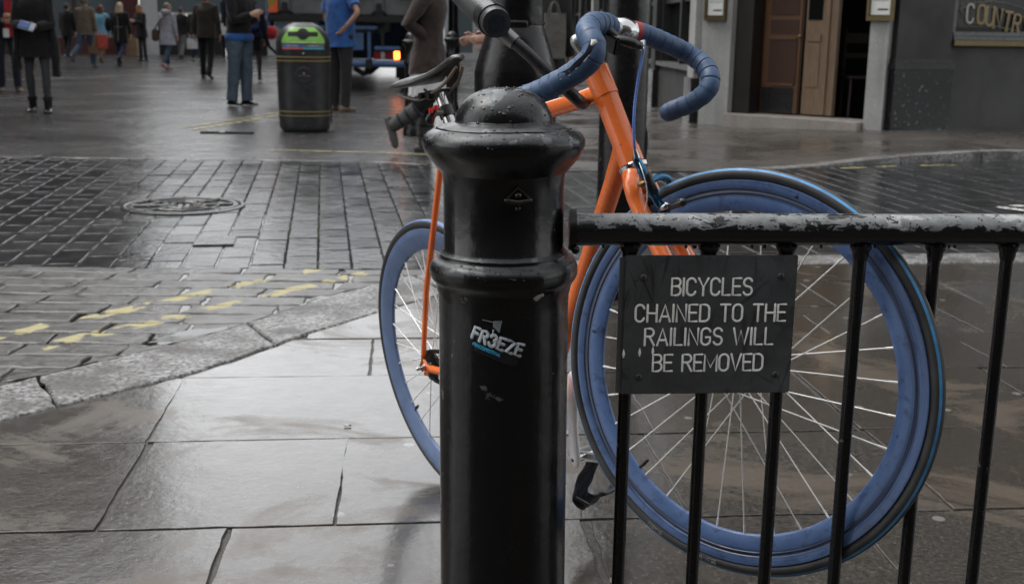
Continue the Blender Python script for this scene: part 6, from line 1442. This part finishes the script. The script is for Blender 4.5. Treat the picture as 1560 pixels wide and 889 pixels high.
person('woman in a short black skirt and sheer tights behind the man in jeans', PX(387, 24.2), 24.2, 100, 1.68, dict(hipL=3, kneeL=5, hipR=-6, kneeR=12), NAV, (FAB('sheer_tights', (.05, .040, .038)), .62), SHB, 'short', (.03, .02, .02), coat=-.02, skirt=(BLK_, .30, .5), group=GP,
    extra=lambda t, J, k, HM, hc: MB().box(J['pel']+Vector((-.19, 0, .30)), (.14, .26, .36), bev=.05).xf(Matrix.Scale(k, 4)).build('blue_rucksack', FAB('rucksack_blue', (.05, .07, .22)), t))
person('person in a white top with a pale bag beyond the man in olive brown', PX(346, 38.5), 38.5, 85, 1.70, dict(hipL=8, hipR=-8, kneeR=14), WHT_, (BLK_, .9), SHG, 'short', (.03, .02, .02), coat=-.1, group=GP)
person('person in grey trousers walking far behind the grey coat woman', PX(278, 39.5), 39.5, 80, 1.70, dict(hipL=10, hipR=-10, kneeR=18), BLK_, (FAB('mid_grey', (.12, .12, .12)), 1), SHB, 'short', (.03, .02, .02), coat=-.1, group=GP)
person('dark dressed person standing at the dark shop bay', PX(300, 38), 38, 95, 1.72, dict(hipL=4, hipR=-4), BLK_, (DEND, 1), SHG, 'short', (.02, .02, .02), coat=-.1, group=GP)
person('person in black with a red bag walking far off left of the truck', PX(404, 37), 37, 190, 1.62, dict(hipL=22, kneeL=10, hipR=-22, kneeR=25, footR=-25), BLK_, (BLK_, .8), SHG, 'short', (.02, .016, .014), coat=-.05, group=GP,
    extra=lambda t, J, k, HM, hc: MB().ball(J['pel']+Vector((-.24, .0, .08)), (.19, .19, .23)).xf(Matrix.Scale(k, 4)).build('red_rucksack', REDF, t))
q_ = A(738, 100, 9.0); person('person in a black coat holding out a pale hand beside the lamp column', q_.x+.27, 9.6, -165, 1.72, dict(shL=12, elL=62, abL=10, shR=10, elR=62, inR=-8, grip=.5), BLK_, (CHAR, 1), SHB, 'short', (.02, .02, .02), coat=-.2)
q_ = A(833, 60, 11); person('person in black with a grey tote bag right of the lamp column', q_.x-.02, 11.0, 60, 1.70, dict(hipL=2, hipR=-4, abR=10), BLK_, (BLK_, .9), SHB, 'long', (.02, .016, .014), coat=-.25)
# things in hands
def bag(name, label, top, w_, d_, hgt, m, strap, rz=0, flare=1.0):
    t = thing(name, label, 'bag', (top.x, top.y, top.z-hgt-.1), rz)
    mb = MB(); rg = []
    for z, f in ((0, .96), (.01, 1), (hgt*.5, 1.03*flare), (hgt, .97)):
        rg.append([Vector((w_/2*f*sx_, d_/2*f*sy_, z)) for sx_, sy_ in ((-1, -1), (0, -1.05), (1, -1), (1.03, 0), (1, 1), (0, 1.05), (-1, 1), (-1.03, 0))])
    mb.loft(rg, smooth=False); mb.jitter(.01, 9); mb.build('bag_body', m, t)
    for s in (-1, 1): MB().tube(smoothpath([Vector((-w_*.25, s*d_*.4, hgt-.01)), Vector((-w_*.12, s*d_*.15, hgt+.085)), Vector((w_*.12, s*d_*.15, hgt+.085)), Vector((w_*.25, s*d_*.4, hgt-.01))], 4), .006, 6).build('handle', strap, t)
    return t
KRAFT = simple('kraft_paper', (.24, .16, .10), .8, 0, .15, 8, .2, 12); ORP = simple('orange_red_plastic', (.42, .055, .03), .4); TOTE = FAB('tote_grey', (.10, .095, .085))
bag('paper_bag', 'brown paper carrier bag in the hand of the blonde woman', JBl['wrR']+Vector((.02, -.02, -.02)), .34, .14, .44, KRAFT, KRAFT, R_(-10))
bag('paper_bag', 'brown paper carrier bag beside the man in the tan jacket', JT['wrR']+Vector((0, -.02, .02)), .38, .16, .48, KRAFT, KRAFT, R_(-12)); bag('plastic_bag', 'orange red plastic carrier bag next to the brown paper bag by the tan jacket', JT['wrR']+Vector((.18, -.08, .02)), .26, .12, .34, ORP, ORP, R_(25))
sb = JW['shL']; t = thing('shoulder_bag', 'brown shoulder bag with a long strap across the pale grey coat', 'bag', tuple(JW['pel']+Vector((-.30, -.02, -.18))))
lw = lambda v: v-Vector(t.location); BRL = simple('brown_leather', (.095, .048, .032), .5)
MB().box((0, 0, .14), (.12, .26, .30), bev=.035).build('bag_body', BRL, t); MB().tube(smoothpath([Vector((0, -.03, .28)), lw(JW['ch']+Vector((-.12, -.185, .0))), lw(JW['shR']+Vector((-.04, -.09, .06))), lw(JW['shR']+Vector((-.06, .08, .07)))], 5), .014, 8, sq=(1.4, .5)).build('strap', BRL, t)
hp = A(843, 52, 10.75); bag('tote_bag', 'grey cloth tote bag hanging right of the black lamp column', Vector((hp.x, hp.y, hp.z+.28)), .20, .09, .40, TOTE, TOTE, R_(20))
bag('hand_bag', 'small white handbag by the dark shop bay', Vector((PX(294, 37.8), 37.8, .78)), .30, .14, .32, WHT_, WHT_)
hd = A(731, 66, 9.4); t = thing('phone', 'pale pink phone in the hand of the person in the black coat', 'phone', tuple(hd)); MB().box((0, 0, 0), (.05, .02, .12), Matrix.Rotation(.4, 3, 'Y'), .006).build('case', simple('phone_pink', (.42, .30, .30), .4), t)
# ================================================================== LETTERING ON THE PUB WINDOW AND LAMPS
win_d = -.108
def winpt(px, py):
    d = ray(px, py); n = fr.n; o = fr.a+fr.n*(win_d+.004); t = (o-Vector((0, 0, 0))).dot(n)/Vector((d.x, d.y, 0)).dot(n); w_ = Vector((d.x*t, d.y*t, HC+d.z*t)); return (w_-fr.a).dot(fr.e), w_.z
M_GILT = simple('gilt_letter', (.19, .14, .06), .4, .2); M_GILTW = simple('pale_worn_letter', (.34, .335, .31), .5); M_SHADE = simple('letter_shade', (.02, .018, .016), .5); M_ETCH = simple('etched_line', (.16, .165, .165), .5)
cen = [(1478, 21, 4), (1495, 22.5, 2), (1508, 25.5, -4), (1520, 28.5, -8), (1535, 33, -12), (1549, 37, -14), (1563, 41, -16)]
for ch_, (cx_, cy_, an) in zip('COUNTRY', cen):
    s0_, z0_ = winpt(cx_, cy_); hh = .205; w_ = GL[ch_][0]*hh*.9
    def place(x, y, l, s0_=s0_, z0_=z0_, an=an, w_=w_):
        u, v = x*.9-w_/2, y-hh/2; ca, sa = math.cos(R_(an*.5)), math.sin(R_(an*.5)); return fr.p(s0_+u*ca-v*sa, z0_+u*sa+v*ca, win_d+.006+l*.3)
    mb = MB()
    x = 0
    for kx, st_ in enumerate(GL[ch_][1]): mb.tube([place(a*hh, b*hh, .001*kx) for a, b in st_], .0155 if ch_ != 'C' else .013, 8, 'round', upv=tuple(fr.n), sq=(.15, 1))
    # small serifs
    if ch_ in 'UNTRY':
        for a in {'U': ((0, 1), (.54, 1)), 'N': ((0, 0), (0, 1), (.54, 1)), 'T': ((.27, 0),), 'R': ((0, 0), (.54, 0)), 'Y': ((0, 1), (.56, 1), (.28, 0))}[ch_]: mb.tube([place(a[0]*hh-.028, a[1]*hh, .003), place(a[0]*hh+.028, a[1]*hh, .003)], .006, 6, 'round', upv=tuple(fr.n), sq=(.2, 1))
    mb.build('lettering', M_GILTW if ch_ == 'C' else M_GILT, wn)
mb = MB()
mb.tube([fr.p(*winpt(a, b), win_d+.004) for a, b in ((1462, 14), (1475, 9), (1490, 4), (1510, 2), (1535, 6), (1560, 13))], .004, 6); mb.tube([fr.p(*winpt(a, b), win_d+.004) for a, b in ((1462, 14), (1468, 22), (1476, 34), (1500, 37), (1530, 43), (1560, 50))], .004, 6); mb.build('etched_scroll', M_ETCH, wn)
# small lit lanterns over the pub door: out of the picture, seen as sparks in the wet flags
for k in range(4):
    sx_ = .35+.58*k; o = fc.p(sx_, 2.62, .22)+fc.o; t = thing('door_lantern', 'small lit lantern over the corner pub door', 'lantern', tuple(o), group='lanterns over the pub door')
    MB().lathe([(.03, .12), (.07, .10), (.06, .0), (.03, -.03)], 8).build('cage', M_SHOP, t); MB().ball((0, 0, -.05), .03).build('bulb', emit('warm_bulb_%d' % k, (1, .66, .38), 9), t); MB().tube([(0, 0, .1), tuple(-fc.n*.22+Vector((0, 0, .16)))], .012, 8).build('bracket', M_SHOP, t)
